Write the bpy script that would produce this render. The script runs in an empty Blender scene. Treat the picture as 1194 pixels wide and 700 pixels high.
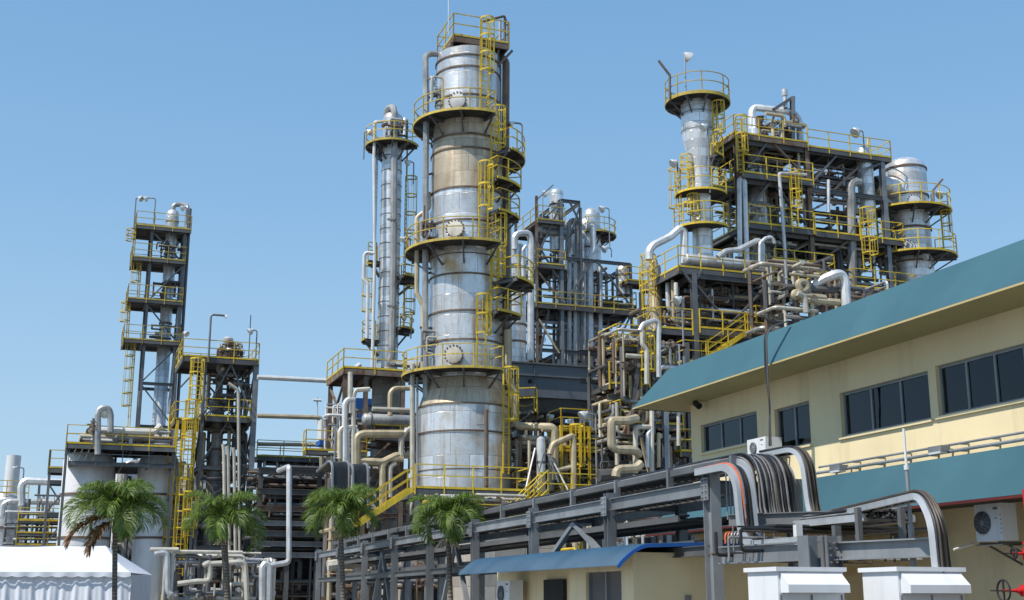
import bpy, math, random
from mathutils import Vector
R = math.radians
sin, cos, pi = math.sin, math.cos, math.pi
SC = bpy.context.scene
COL = SC.collection
# ---------------------------------------------------------------- camera model
F = 1450.0; TH = R(13.57); CZ = 1.6
def P(px, py, Y):
    u = (px-597)/F; v = (350-py)/F
    k = Y/(cos(TH)-v*sin(TH))
    return Vector((u*k, Y, CZ+k*(sin(TH)+v*cos(TH))))
def mpp(py, Y):
    return Y/(cos(TH)-(350-py)/F*sin(TH))/F
def axes(deg):
    a = R(deg)
    return Vector((cos(a), sin(a), 0)), Vector((-sin(a), cos(a), 0))
E, D = axes(20)
U = Vector((0, 0, 1))
class Plane:
    """upright plane through a point, running along dir; off moves it away from the viewer"""
    def __init__(s, px, Y, py=450, dir=None, o=None):
        s.dir = dir if dir is not None else E
        s.o = o if o is not None else P(px, py, Y)
        s.n = s.dir.cross(U)
        if s.n.dot(Vector((0, 1, 0))) < 0: s.n = -s.n
    def __call__(s, px, py, off=0.0):
        u = (px-597)/F; v = (350-py)/F
        d = Vector((u, cos(TH)-v*sin(TH), sin(TH)+v*cos(TH)))
        c = Vector((0, 0, CZ))
        t = s.n.dot(s.o+s.n*off-c)/s.n.dot(d)
        return c+d*t
def loc(o, e, d, z):
    return Vector((o.x, o.y, 0))+E*e+D*d+U*z
# ---------------------------------------------------------------- object bookkeeping
ORG = {}
def thing(name, label, cat, at=(0, 0, 0), group=None):
    o = bpy.data.objects.new(name, None); COL.objects.link(o)
    o.location = at; o.empty_display_size = .2
    o['label'] = label; o['category'] = cat
    if group: o['group'] = group
    ORG[o.name] = Vector(at)
    return o
def tag(o, label, cat, group=None):
    o['label'] = label; o['category'] = cat
    if group: o['group'] = group
    return o
class MB:
    def __init__(s): s.v = []; s.f = []; s.uv = []; s.mi = []; s.m = 0; s.hasuv = False
    def add(s, vs, fs, uvs=None):
        b = len(s.v); s.v += [Vector(v) for v in vs]
        for i, f in enumerate(fs):
            s.f.append([b+j for j in f]); s.mi.append(s.m)
            s.uv.append(uvs[i] if uvs else None)
        if uvs: s.hasuv = True
        return s
    def box(s, c, sx, sy, sz, ax=None):
        """box centred at c; ax = (x,y,z) unit axes"""
        X, Y, Z = ax or (Vector((1, 0, 0)), Vector((0, 1, 0)), U)
        c = Vector(c); vs = []
        for k in (-.5, .5):
            for j in (-.5, .5):
                for i in (-.5, .5): vs.append(c+X*(i*sx)+Y*(j*sy)+Z*(k*sz))
        return s.add(vs, [(0, 2, 3, 1), (4, 5, 7, 6), (0, 1, 5, 4), (2, 6, 7, 3), (0, 4, 6, 2), (1, 3, 7, 5)])
    def lbox(s, o, e0, e1, d0, d1, z0, z1):
        """box in the plant's axes, relative to o"""
        c = loc(o, (e0+e1)/2, (d0+d1)/2, (z0+z1)/2)
        return s.box(c, abs(e1-e0), abs(d1-d0), abs(z1-z0), (E, D, U))
    def bar(s, a, b, w, h=None, up=None):
        a = Vector(a); b = Vector(b); h = h or w
        Z = b-a; L = Z.length
        if L < 1e-6: return s
        Z /= L
        up = up or (U if abs(Z.z) < .95 else D)
        X = up.cross(Z)
        if X.length < 1e-4: X = E.cross(Z)
        X.normalize(); Y = Z.cross(X)
        return s.box((a+b)/2, w, h, L, (X, Y, Z))
    def hbeam(s, a, b, w, h, t=None, up=None):
        """I section: web and two flanges, h measured along up"""
        a = Vector(a); b = Vector(b)
        Z = (b-a); L = Z.length
        if L < 1e-6: return s
        Z /= L; t = t or w*.12
        up = up or (U if abs(Z.z) < .95 else D)
        X = up.cross(Z); X.normalize(); Y = Z.cross(X); c = (a+b)/2
        s.box(c, t, h-2*t, L, (X, Y, Z))
        s.box(c+Y*(h/2-t/2), w, t, L, (X, Y, Z))
        s.box(c-Y*(h/2-t/2), w, t, L, (X, Y, Z))
        return s
    def tube(s, pts, r, n=8, cap=True, rad=None, radii=None):
        pts = [Vector(p) for p in pts]
        if rad: pts = fillet(pts, rad)
        N = len(pts)
        if N < 2: return s
        T = []
        for i in range(N):
            t = pts[min(i+1, N-1)]-pts[max(i-1, 0)]
            if t.length < 1e-9: t = Vector((0, 0, 1))
            T.append(t.normalized())
        ref = U if abs(T[0].z) < .9 else Vector((1, 0, 0))
        X = ref.cross(T[0]).normalized()
        vs = []; L = 0; Ls = []
        for i in range(N):
            if i: L += (pts[i]-pts[i-1]).length
            Ls.append(L)
            X = (X-T[i]*X.dot(T[i]))
            if X.length < 1e-6: X = T[i].orthogonal()
            X.normalize(); Y = T[i].cross(X)
            rr = radii[i] if radii else r
            for k in range(n):
                a = 2*pi*k/n
                vs.append(pts[i]+X*(rr*cos(a))+Y*(rr*sin(a)))
        fs = []; uvs = []
        c = 2*pi*r
        for i in range(N-1):
            for k in range(n):
                k2 = (k+1) % n
                fs.append((i*n+k, i*n+k2, (i+1)*n+k2, (i+1)*n+k))
                uvs.append([(c*k/n, Ls[i]), (c*(k+1)/n, Ls[i]), (c*(k+1)/n, Ls[i+1]), (c*k/n, Ls[i+1])])
        if cap:
            fs.append(tuple(range(n-1, -1, -1))); uvs.append([(0, 0)]*n)
            fs.append(tuple((N-1)*n+k for k in range(n))); uvs.append([(0, 0)]*n)
        return s.add(vs, fs, uvs)
    def lathe(s, c, prof, n=32, a0=0, a1=2*pi, axis=None):
        """profile of (r, z) round the vertical through c (or round axis)"""
        c = Vector(c); Z = (axis or U).normalized()
        X = Vector((1, 0, 0)) if abs(Z.z) > .9 else U.cross(Z).normalized()
        Y = Z.cross(X)
        full = abs(a1-a0-2*pi) < 1e-6
        m = n if full else n+1
        vs = []
        for r, z in prof:
            for k in range(m):
                a = a0+(a1-a0)*k/n
                vs.append(c+X*(r*cos(a))+Y*(r*sin(a))+Z*z)
        fs = []; uvs = []; L = 0; rm = max(p[0] for p in prof)
        for i in range(len(prof)-1):
            L2 = L+math.hypot(prof[i+1][0]-prof[i][0], prof[i+1][1]-prof[i][1])
            for k in range(n):
                k2 = (k+1) % m if full else k+1
                fs.append((i*m+k, i*m+k2, (i+1)*m+k2, (i+1)*m+k))
                ua, ub = (a1-a0)*k/n*rm, (a1-a0)*(k+1)/n*rm
                uvs.append([(ua, L), (ub, L), (ub, L2), (ua, L2)])
            L = L2
        return s.add(vs, fs, uvs)
    def build(s, name, mats, parent=None, smooth=True, ang=38, origin=None):
        me = bpy.data.meshes.new(name)
        if parent is not None: o_ = ORG.get(parent.name, Vector())
        elif origin is not None: o_ = Vector(origin)
        else: o_ = Vector()
        me.from_pydata([v-o_ for v in s.v], [], s.f)
        if not isinstance(mats, (list, tuple)): mats = [mats]
        for m in mats: me.materials.append(m)
        if len(mats) > 1: me.polygons.foreach_set('material_index', s.mi)
        if s.hasuv:
            ul = me.uv_layers.new(name='UVMap'); k = 0
            data = []
            for i, f in enumerate(s.f):
                q = s.uv[i]
                if q is None: q = [(0, 0)]*len(f)
                for c in q: data += [c[0], c[1]]
            ul.data.foreach_set('uv', data)
        me.update()
        if smooth:
            me.polygons.foreach_set('use_smooth', [True]*len(s.f))
            me.set_sharp_from_angle(angle=R(ang))
        ob = bpy.data.objects.new(name, me); COL.objects.link(ob)
        if parent is not None: ob.parent = parent
        elif origin is not None: ob.location = o_
        ORG[ob.name] = o_
        return ob
def fillet(pts, rad, n=5):
    out = [pts[0]]
    for i in range(1, len(pts)-1):
        a, b, c = pts[i-1], pts[i], pts[i+1]
        u = (a-b); w = (c-b); lu, lw = u.length, w.length
        if lu < 1e-6 or lw < 1e-6: continue
        u /= lu; w /= lw
        ca = max(-1, min(1, u.dot(w)))
        if ca < -.999: out.append(b); continue
        th = math.acos(ca)
        t = min(rad/math.tan(th/2), lu*.49, lw*.49)
        p, q = b+u*t, b+w*t
        for k in range(n+1):
            f = k/n
            out.append(p*(1-f)**2+b*2*f*(1-f)+q*f*f)
    out.append(pts[-1])
    return out
# ---------------------------------------------------------------- materials
MATS = {}
class NT:
    def __init__(s, name):
        s.m = bpy.data.materials.new(name); s.m.use_nodes = True
        s.t = s.m.node_tree; s.b = s.t.nodes['Principled BSDF']
    def n(s, typ, **kw):
        nd = s.t.nodes.new(typ)
        for k, v in kw.items():
            if k.startswith('i_'): nd.inputs[k[2:].replace('_', ' ')].default_value = v
            else: setattr(nd, k, v)
        return nd
    def l(s, a, b): s.t.links.new(a, b)
    def mix(s, fac, a, b, blend='MIX'):
        x = s.n('ShaderNodeMix', data_type='RGBA', blend_type=blend)
        for sock, val in ((x.inputs[0], fac), (x.inputs[6], a), (x.inputs[7], b)):
            if hasattr(val, 'is_linked') or hasattr(val, 'node'): s.l(val, sock)
            elif isinstance(val, (int, float)): sock.default_value = val
            else: sock.default_value = (*val, 1) if len(val) == 3 else val
        return x.outputs[2]
    def ramp(s, src, p0, p1, c0=(0, 0, 0), c1=(1, 1, 1)):
        r = s.n('ShaderNodeValToRGB')
        r.color_ramp.elements[0].position = p0; r.color_ramp.elements[1].position = p1
        r.color_ramp.elements[0].color = (*c0, 1); r.color_ramp.elements[1].color = (*c1, 1)
        s.l(src, r.inputs[0]); return r.outputs[0]
    def noise(s, vec, scale, det=4, rough=.55, dist=0):
        x = s.n('ShaderNodeTexNoise'); x.inputs['Scale'].default_value = scale
        x.inputs['Detail'].default_value = det; x.inputs['Roughness'].default_value = rough
        x.inputs['Distortion'].default_value = dist
        if vec is not None: s.l(vec, x.inputs['Vector'])
        return x.outputs['Fac']
    def coord(s, kind='Object', scale=(1, 1, 1)):
        c = s.n('ShaderNodeTexCoord'); m = s.n('ShaderNodeMapping')
        m.inputs['Scale'].default_value = scale
        s.l(c.outputs[kind], m.inputs['Vector']); return m.outputs[0]
    def bump(s, h, st=.3, dist=.02):
        b = s.n('ShaderNodeBump'); b.inputs['Strength'].default_value = st
        b.inputs['Distance'].default_value = dist
        s.l(h, b.inputs['Height']); s.l(b.outputs[0], s.b.inputs['Normal'])
def painted(name, col, rough=.5, metal=0, dirt=.5, dirtcol=(.10, .07, .045), scale=1.2, vary=.25, streak=True, rust=0, bump=.15):
    """paint or metal with blotches, grime runs, and a shade that changes a little from object to object"""
    t = NT(name)
    v = t.coord('Object', (scale, scale, scale))
    n1 = t.noise(v, 1.1, 6)
    dark = tuple(c*(1-vary) for c in col); lite = tuple(min(1, c*(1+vary*.6)) for c in col)
    c = t.mix(t.ramp(n1, .3, .7), dark, lite)
    oi = t.n('ShaderNodeObjectInfo')
    mr = t.n('ShaderNodeMapRange'); mr.inputs[3].default_value = 1-vary*.7; mr.inputs[4].default_value = 1+vary*.4
    t.l(oi.outputs['Random'], mr.inputs[0])
    hs = t.n('ShaderNodeHueSaturation'); t.l(c, hs.inputs['Color']); t.l(mr.outputs[0], hs.inputs['Value'])
    c = hs.outputs[0]
    if dirt > 0:
        sv = t.coord('Object', (scale*3, scale*3, scale*.35) if streak else (scale*2,)*3)
        n2 = t.noise(sv, 1.6, 7, .6)
        f = t.ramp(n2, .5, .78, (0, 0, 0), (dirt,)*3)
        c = t.mix(f, c, dirtcol)
    if rust > 0:
        n3 = t.noise(t.coord('Object', (.7, .7, .5)), 2.3, 8, .65)
        f = t.ramp(n3, .62-rust*.25, .72-rust*.2, (0, 0, 0), (.85,)*3)
        c = t.mix(f, c, (.13, .055, .025))
    t.l(c, t.b.inputs['Base Color'])
    rr = t.n('ShaderNodeMapRange'); rr.inputs[3].default_value = max(.05, rough-.12); rr.inputs[4].default_value = min(1, rough+.2)
    t.l(n1, rr.inputs[0]); t.l(rr.outputs[0], t.b.inputs['Roughness'])
    t.b.inputs['Metallic'].default_value = metal
    if bump: t.bump(t.noise(v, 14, 3), bump, .01)
    return t.m
def cladding(name, col=(.62, .63, .64), metal=.75, rough=.38, stain=.4, bw=1.5, bh=.9, rustc=(.30, .19, .09)):
    """aluminium jacket sheets round a vessel: seams, dents, dull and bright sheets, brown runs (UV in metres)"""
    t = NT(name)
    uv = t.coord('UV')
    br = t.n('ShaderNodeTexBrick', offset=.5)
    br.inputs['Scale'].default_value = 1; br.inputs['Mortar Size'].default_value = .012
    br.inputs['Mortar Smooth'].default_value = .2
    br.inputs['Brick Width'].default_value = bw; br.inputs['Row Height'].default_value = bh
    br.inputs['Color1'].default_value = (*[c*.70 for c in col], 1)
    br.inputs['Color2'].default_value = (*[min(1, c*1.2) for c in col], 1)
    br.inputs['Mortar'].default_value = (*[c*.33 for c in col], 1)
    t.l(uv, br.inputs['Vector'])
    n1 = t.noise(uv, .8, 6, .6, .6)
    c = t.mix(t.ramp(n1, .35, .7, (.0,)*3, (.55,)*3), br.outputs['Color'], tuple(k*.62 for k in col))
    uv2 = t.coord('UV', (2.2, .22, 1))
    n2 = t.noise(uv2, 1.3, 8, .62, .3)
    f = t.ramp(n2, .50, .80, (0, 0, 0), (min(1, stain*1.3),)*3)
    c = t.mix(f, c, rustc)
    uv3 = t.coord('UV', (.28, .25, 1))
    n4 = t.noise(uv3, 1.0, 5, .6)
    c = t.mix(t.ramp(n4, .52, .68, (0, 0, 0), (stain,)*3), c, (rustc[0]*1.5, rustc[1]*1.55, rustc[2]*1.5))
    n3 = t.noise(t.coord('UV', (1, 1, 1)), 6, 5, .7)
    c = t.mix(t.ramp(n3, .5, .8, (0, 0, 0), (.35,)*3), c, (.18, .16, .14))
    t.l(c, t.b.inputs['Base Color'])
    t.b.inputs['Metallic'].default_value = metal
    rr = t.n('ShaderNodeMapRange'); rr.inputs[3].default_value = rough-.08; rr.inputs[4].default_value = rough+.32
    t.l(n1, rr.inputs[0]); t.l(rr.outputs[0], t.b.inputs['Roughness'])
    n5 = t.noise(t.coord('UV', (1, 1, 1)), 1.7, 3)
    a = t.n('ShaderNodeMath', operation='MULTIPLY'); t.l(br.outputs['Fac'], a.inputs[0]); a.inputs[1].default_value = -.5
    b = t.n('ShaderNodeMath', operation='ADD'); t.l(a.outputs[0], b.inputs[0]); t.l(n5, b.inputs[1])
    t.bump(b.outputs[0], .35, .05)
    return t.m
def clearglass(name):
    t = NT(name); gl = t.n('ShaderNodeBsdfGlossy'); gl.inputs['Roughness'].default_value = .03; gl.inputs['Color'].default_value = (.9, .95, 1, 1)
    tr = t.n('ShaderNodeBsdfTransparent'); tr.inputs['Color'].default_value = (.30, .35, .38, 1)
    fr = t.n('ShaderNodeFresnel'); fr.inputs['IOR'].default_value = 1.5; mx = t.n('ShaderNodeMixShader')
    b = t.n('ShaderNodeBump'); b.inputs['Strength'].default_value = .04; b.inputs['Distance'].default_value = .1
    t.l(t.noise(t.coord('Object'), .9, 2), b.inputs['Height']); t.l(b.outputs[0], gl.inputs['Normal']); t.l(b.outputs[0], fr.inputs['Normal'])
    t.l(fr.outputs[0], mx.inputs[0]); t.l(tr.outputs[0], mx.inputs[1]); t.l(gl.outputs[0], mx.inputs[2])
    t.l(mx.outputs[0], t.t.nodes['Material Output'].inputs[0]); return t.m
def glassm(name):
    t = NT(name)
    n = t.noise(t.coord('Object', (.6, .6, .3)), 1.5, 3)
    c = t.mix(t.ramp(n, .35, .65), (.010, .014, .022), (.04, .055, .075)); oi = t.n('ShaderNodeObjectInfo'); c = t.mix(t.ramp(oi.outputs['Random'], .5, 1.0, (0, 0, 0), (.5,)*3), c, (.07, .085, .095))
    t.l(c, t.b.inputs['Base Color']); t.b.inputs['Roughness'].default_value = .06
    t.b.inputs['IOR'].default_value = 1.45
    t.bump(t.noise(t.coord('Object'), .9, 2), .02, .1)
    return t.m
M = {}
M['yel'] = painted('yellow_safety_paint', (.60, .45, .08), .55, 0, .6, (.20, .12, .05), 1.5, .32, rust=.12)
M['yelb'] = painted('bright_yellow_paint', (.72, .51, .035), .5, 0, .45, (.25, .15, .05), 1.5, .25, rust=.06)
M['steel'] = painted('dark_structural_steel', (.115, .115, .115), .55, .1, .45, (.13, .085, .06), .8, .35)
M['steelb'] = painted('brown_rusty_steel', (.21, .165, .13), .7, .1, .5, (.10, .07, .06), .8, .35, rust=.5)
M['galv'] = painted('galvanised_grey_steel', (.27, .285, .30), .5, .35, .5, (.13, .12, .11), 1.0, .28)
M['galvd'] = painted('weathered_grey_steel', (.15, .155, .16), .55, .3, .5, (.09, .08, .07), 1.0, .3)
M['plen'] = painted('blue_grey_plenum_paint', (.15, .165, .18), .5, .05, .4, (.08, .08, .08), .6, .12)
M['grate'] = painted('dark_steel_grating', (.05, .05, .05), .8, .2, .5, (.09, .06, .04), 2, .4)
M['silver'] = painted('bright_aluminium_lagging', (.72, .72, .71), .38, .38, .5, (.25, .21, .17), 1.4, .25)
M['silverd'] = painted('dull_aluminium_lagging', (.42, .42, .41), .45, .45, .6, (.14, .11, .08), 1.2, .3)
M['cream'] = painted('cream_lagged_pipe', (.60, .56, .47), .5, .15, .45, (.22, .16, .10), 1.2, .25)
M['beige'] = painted('sun_browned_lagging', (.56, .47, .31), .5, .15, .55, (.17, .10, .05), .9, .3)
M['brown'] = painted('brown_stained_pipe', (.20, .14, .10), .6, .2, .5, (.08, .06, .05), .9, .35, rust=.3)
M['whitep'] = painted('white_pipe_paint', (.68, .68, .66), .45, 0, .35, (.25, .2, .15), 1.3, .15)
M['clad'] = cladding('stained_tower_jacket', (.86, .85, .83), .62, .24, 1.0, 1.9, 1.05)
M['cladr'] = cladding('rust_streaked_jacket', (.66, .55, .40), .45, .34, 1.25, 1.5, .9, (.26, .14, .045))
M['clad2'] = cladding('smooth_grey_jacket', (.84, .84, .83), .58, .26, .45, 2.4, .55)
M['cladd'] = cladding('dull_grey_jacket', (.38, .37, .35), .5, .5, .5, 1.3, .6)
M['silo'] = painted('grey_silo_paint', (.68, .68, .68), .45, .1, .3, (.25, .22, .18), .5, .10)
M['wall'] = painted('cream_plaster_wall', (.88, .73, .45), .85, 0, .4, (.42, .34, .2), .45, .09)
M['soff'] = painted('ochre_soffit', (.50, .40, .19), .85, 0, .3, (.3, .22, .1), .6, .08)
M['teal'] = painted('teal_roof_sheet', (.045, .125, .155), .5, .1, .28, (.075, .13, .145), .5, .14, bump=.05)
M['blue'] = painted('blue_awning_sheet', (.028, .082, .14), .42, .05, .35, (.04, .07, .12), .8, .2)
M['blueb'] = painted('bright_blue_sheet', (.02, .12, .42), .45, 0, .3, (.03, .06, .15), .8, .2)
M['white'] = painted('white_cabinet_paint', (.76, .77, .78), .35, 0, .28, (.4, .38, .33), 1.2, .04, bump=.04)
M['tent'] = painted('white_tent_fabric', (.66, .68, .73), .7, 0, .15, (.5, .5, .5), 1.2, .04)
M['red'] = painted('red_hydrant_paint', (.55, .015, .012), .35, 0, .2, (.15, .01, .01), 1.6, .15)
M['redb'] = painted('dark_red_gutter', (.12, .015, .012), .5, 0, .4, (.06, .02, .02), 1, .2)
M['black'] = painted('black_cable_jacket', (.022, .022, .024), .38, 0, .25, (.05, .047, .045), 3, .4)
M['brownc'] = painted('brown_cable_jacket', (.10, .075, .055), .5, 0, .4, (.05, .04, .04), 3, .4)
M['greyc'] = painted('grey_cable_jacket', (.20, .20, .20), .5, 0, .3, (.1, .09, .08), 3, .4)
M['orange'] = painted('orange_cable_jacket', (.55, .13, .06), .5, 0, .2, (.2, .06, .03), 3, .2)
M['glass'] = clearglass('dark_window_glass')
M['dark'] = painted('black_recess', (.02, .02, .022), .8, 0, .4, (.05, .04, .035), 1, .4)
M['darkw'] = painted('shade_dark_wall', (.055, .055, .055), .9, 0, .5, (.03, .025, .02), .3, .4)  # near-black stands in for shade behind the plant and inside rooms
M['conc'] = painted('weathered_concrete', (.30, .28, .25), .9, 0, .6, (.14, .12, .10), .5, .2)
M['lamp'] = painted('lamp_housing', (.70, .70, .68), .3, .3, .2, (.3, .3, .3), 3, .1)
M['curt'] = painted('grey_shade_cloth', (.16, .15, .15), .9, 0, .4, (.1, .09, .08), 2, .2)
M['tile'] = cladding('beige_square_cladding', (.50, .46, .40), .1, .6, .3, 1.2, .7)
M['ringm'] = painted('rusty_joint_band', (.20, .15, .11), .6, .3, .6, (.08, .055, .04), 1, .35, rust=.4)
M['tray'] = painted('bright_galvanised_tray', (.46, .48, .50), .45, .3, .35, (.2, .19, .18), 1.0, .15)
# ---------------------------------------------------------------- plant fittings (each call makes ONE part)
def railing(T, pts, h=1.1, sp=1.6, toe=True, closed=False, mat='yel', r=.027, drop=.28, name='railing'):
    m = MB(); pts = [Vector(p) for p in pts]
    if closed: pts = pts+[pts[0]]
    for i in range(len(pts)-1):
        a, b = pts[i], pts[i+1]; L = (b-a).length
        if L < .02: continue
        for k in (h, h*.54): m.bar(a+U*k, b+U*k, r*1.8)
        if toe: m.bar(a+U*.055, b+U*.055, .025, .11)
        n = max(1, round(L/sp))
        for k in range(n+(1 if i == len(pts)-2 and not closed else 0)):
            p = a.lerp(b, k/n); m.bar(p-U*drop, p+U*h, r*2.1)
    return m.build(name, M[mat], T, smooth=False)
def deck(T, o, e0, e1, d0, d1, z, sides='FBLR', mat='steel', rail='yel', h=1.1, beam=.24, joists=True, sp=1.6):
    """a grated floor with its edge channels and, as separate parts, its railing"""
    m = MB(); m.lbox(o, e0, e1, d0, d1, z-.04, z); m.build('deck', M['grate'], T, smooth=False)
    m = MB(); w = .1
    z0, z1 = z-.04-beam, z-.042
    m.lbox(o, e0, e1, d0, d0+w, z0, z1); m.lbox(o, e0, e1, d1-w, d1, z0, z1)
    m.lbox(o, e0, e0+w, d0+w, d1-w, z0, z1); m.lbox(o, e1-w, e1, d0+w, d1-w, z0, z1)
    if joists:
        n = max(1, int((e1-e0)/1.3))
        for i in range(1, n):
            x = e0+(e1-e0)*i/n; m.lbox(o, x-.05, x+.05, d0+w, d1-w, z0+.03, z1)
    m.build('edge_beam', M[mat], T, smooth=False)
    c = {'FL': loc(o, e0, d0, z), 'FR': loc(o, e1, d0, z), 'BL': loc(o, e0, d1, z), 'BR': loc(o, e1, d1, z)}
    for s, a, b in (('F', 'FL', 'FR'), ('R', 'FR', 'BR'), ('B', 'BR', 'BL'), ('L', 'BL', 'FL')):
        if s in sides: railing(T, [c[a], c[b]], h=h, mat=rail, sp=sp)
def post(T, a, b, w=.26, mat='steel', h=True):
    m = MB()
    if h: m.hbeam(a, b, w, w, w*.1, up=D)
    else: m.bar(a, b, w)
    m.build('column', M[mat], T, smooth=False)
def beam(T, a, b, w=.16, h=.26, mat='steel', name='beam'):
    m = MB(); m.hbeam(a, b, w, h, .03); m.build(name, M[mat], T, smooth=False)
def brace(T, a, b, w=.13, mat='steel'):
    m = MB(); m.bar(a, b, w, w*.8); m.build('brace', M[mat], T, smooth=False)
def pipe(T, pts, r=.12, mat='cream', bend=None, name='pipe', flange=0, n=8, bands=0):
    pts = [Vector(p) for p in pts]
    m = MB(); q = fillet(pts, bend if bend is not None else r*2.4)
    m.tube(q, r, n)
    if flange:
        for i in range(len(pts)-1):
            a, b = pts[i], pts[i+1]; L = (b-a).length; u = (b-a).normalized()
            if L > 1.2:
                for t in ([.5] if L < 4 else [.25, .7]):
                    c = a+u*L*t
                    m.tube([c-u*.05, c+u*.05], r*1.4, n)
    if bands:
        for i in range(len(pts)-1):
            a, b = pts[i], pts[i+1]; L = (b-a).length
            if L < 1: continue
            u = (b-a)/L; k = int(L/bands)
            for j in range(1, k):
                c = a+u*(j*bands); m.tube([c-u*.015, c+u*.015], r*1.04, n, cap=False)
    return m.build(name, M[mat], T)
def valve(T, p, r=.12, ax=None, mat='brown'):
    """flanged body with a bonnet and a handwheel"""
    ax = ax or E; p = Vector(p); m = MB()
    m.tube([p-ax*r*2.2, p-ax*r*1.8, p-ax*r*1.7, p, p+ax*r*1.7, p+ax*r*1.8, p+ax*r*2.2], r, 10, radii=[r*1.7, r*1.7, r*.9, r*1.35, r*.9, r*1.7, r*1.7])
    o = -D if abs(ax.dot(D)) < .5 else U
    m.tube([p, p+o*r*3], r*.5, 8)
    b = m.build('valve', M[mat], T)
    m = MB(); c = p+o*r*3.2; X = ax; Y = o.cross(ax).normalized()
    ring = [c+X*(r*1.5*cos(a))+Y*(r*1.5*sin(a)) for a in [2*pi*i/12 for i in range(13)]]
    m.tube(ring, r*.16, 5, cap=False); m.bar(c-X*r*1.5, c+X*r*1.5, r*.2); m.bar(c-Y*r*1.5, c+Y*r*1.5, r*.2)
    m.build('handwheel', M['steelb'] if mat != 'red' else M['dark'], b)
def ladder(T, p, z0, z1, out, cage=True, mat='yel', cz=2.2, w=.46, cr=.37, name='ladder'):
    """p: foot on the wall side; out: unit vector pointing away from the vessel; the cage is a sub-part"""
    out = out.normalized(); side = out.cross(U).normalized(); p = Vector((p[0], p[1], 0))
    m = MB()
    for s in (-1, 1): m.bar(p+side*s*w/2+U*z0, p+side*s*w/2+U*z1, .07, .05, up=out)
    z = z0+.15
    while z < z1: m.bar(p-side*w/2+U*z, p+side*w/2+U*z, .035); z += .3
    lad = m.build(name, M[mat], T, smooth=False)
    if cage and z1-z0 > cz+.8:
        m = MB(); c = p+out*cr*.82; zs = z0+cz
        n = max(2, round((z1-zs)/1.05)); A = [R(a) for a in range(-140, 141, 20)]
        for i in range(n+1):
            z = zs+(z1-zs)*i/n
            hp = [c+out*(cr*cos(a))+side*(cr*sin(a))+U*z for a in A]
            for k in range(len(hp)-1): m.bar(hp[k], hp[k+1], .022, .085)
        for a in (-125, -75, -35, 0, 35, 75, 125):
            q = c+out*(cr*cos(R(a)))+side*(cr*sin(R(a)))
            m.bar(q+U*zs, q+U*z1, .045, .02, up=out)
        m.build('ladder_cage', M[mat], lad, smooth=False)
def ringplat(T, c, z, r0, r1, a0=0, a1=360, rail='yel', h=1.1, h_in=None, depth=.13, br=True, open_ends=False):
    """curved platform: floor, yellow edge with railing, brackets; angles in degrees, 0 = +X, 270 = toward the viewer"""
    c = Vector((c[0], c[1], 0)); n = max(6, int(abs(a1-a0)/9)); full = abs(a1-a0) >= 359
    A = [R(a0+(a1-a0)*i/n) for i in range(n+1)]
    def q(r, a, zz): return c+Vector((r*cos(a), r*sin(a), zz))
    m = MB()
    for i in range(n):
        a, b = A[i], A[i+1]
        m.add([q(r0, a, z-.05), q(r1, a, z-.05), q(r1, b, z-.05), q(r0, b, z-.05), q(r0, a, z), q(r1, a, z), q(r1, b, z), q(r0, b, z)],
              [(0, 3, 2, 1), (4, 5, 6, 7), (0, 1, 5, 4), (2, 3, 7, 6)])
    m.build('deck', M['grate'], T, smooth=False)
    m = MB()
    for i in range(n):
        a, b = A[i], A[i+1]
        m.bar(q(r1+.02, a, z-.03), q(r1+.02, b, z-.03), .05, depth)
    m.build('deck_edge', M[rail], T, smooth=False)
    pts = [q(r1, a, z) for a in A]
    if not full and not open_ends: pts = [q(r0+.2, A[0], z)]+pts+[q(r0+.2, A[-1], z)]
    m = MB()
    for i in range(len(pts)-1):
        for k in (h, h*.55): m.bar(pts[i]+U*k, pts[i+1]+U*k, .046)
    L = 0; last = -9
    for i in range(len(pts)):
        if i: L += (pts[i]-pts[i-1]).length
        if L-last > 1.25 or i == len(pts)-1: m.bar(pts[i]-U*.05, pts[i]+U*h, .055); last = L
    m.build('railing', M[rail], T, smooth=False)
    if br:
        k = max(2, round(abs(a1-a0)/38))
        for i in range(k if full else k+1):
            a = R(a0+(a1-a0)*i/k)
            m = MB(); m.bar(q(r0-.02, a, z-.14), q(r1-.05, a, z-.14), .1, .15)
            m.bar(q(r0-.02, a, z-.95), q(r1-.25, a, z-.18), .08, .08)
            m.build('bracket', M['steel'], T, smooth=False)
def floodlight(base, h, arm=None, label='', lampd=None, r=.045, bulb=.17, mat='galv', group=None, post_label=None):
    """post with a bent neck and a round lamp; base is a world point"""
    base = Vector(base); T = thing('floodlight', label, 'lamp', base, group)
    top = base+U*h; arm = arm if arm is not None else E*.4
    m = MB(); m.tube(fillet([base, top, top+arm], .2), r, 6); m.build('lamp_post', M[mat], T)
    d = (lampd or (arm.normalized()-U*.7)).normalized()
    m = MB(); p = top+arm
    m.lathe(p, [(.01, -.12), (bulb*.4, -.1), (bulb*.55, 0), (bulb*1.1, bulb*.7), (bulb*1.25, bulb*1.3), (bulb*1.2, bulb*1.4), (.01, bulb*1.45)], 14, axis=d)
    m.build('lamp_head', M['lamp'], T)
    return T
def shell(T, c, prof, mat='clad', name='shell', n=48, axis=None):
    m = MB(); m.lathe(c, prof, n, axis=axis); return m.build(name, M[mat], T, ang=30)
def rings(T, c, lst, mat='ringm', hh=.09, pr=.05, n=48, name='ring'):
    for z, r in lst:
        m = MB(); m.lathe(c, [(r-.02, z-hh/2), (r+pr, z-hh/2), (r+pr, z+hh/2), (r-.02, z+hh/2)], n)
        m.build(name, M[mat], T)
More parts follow.
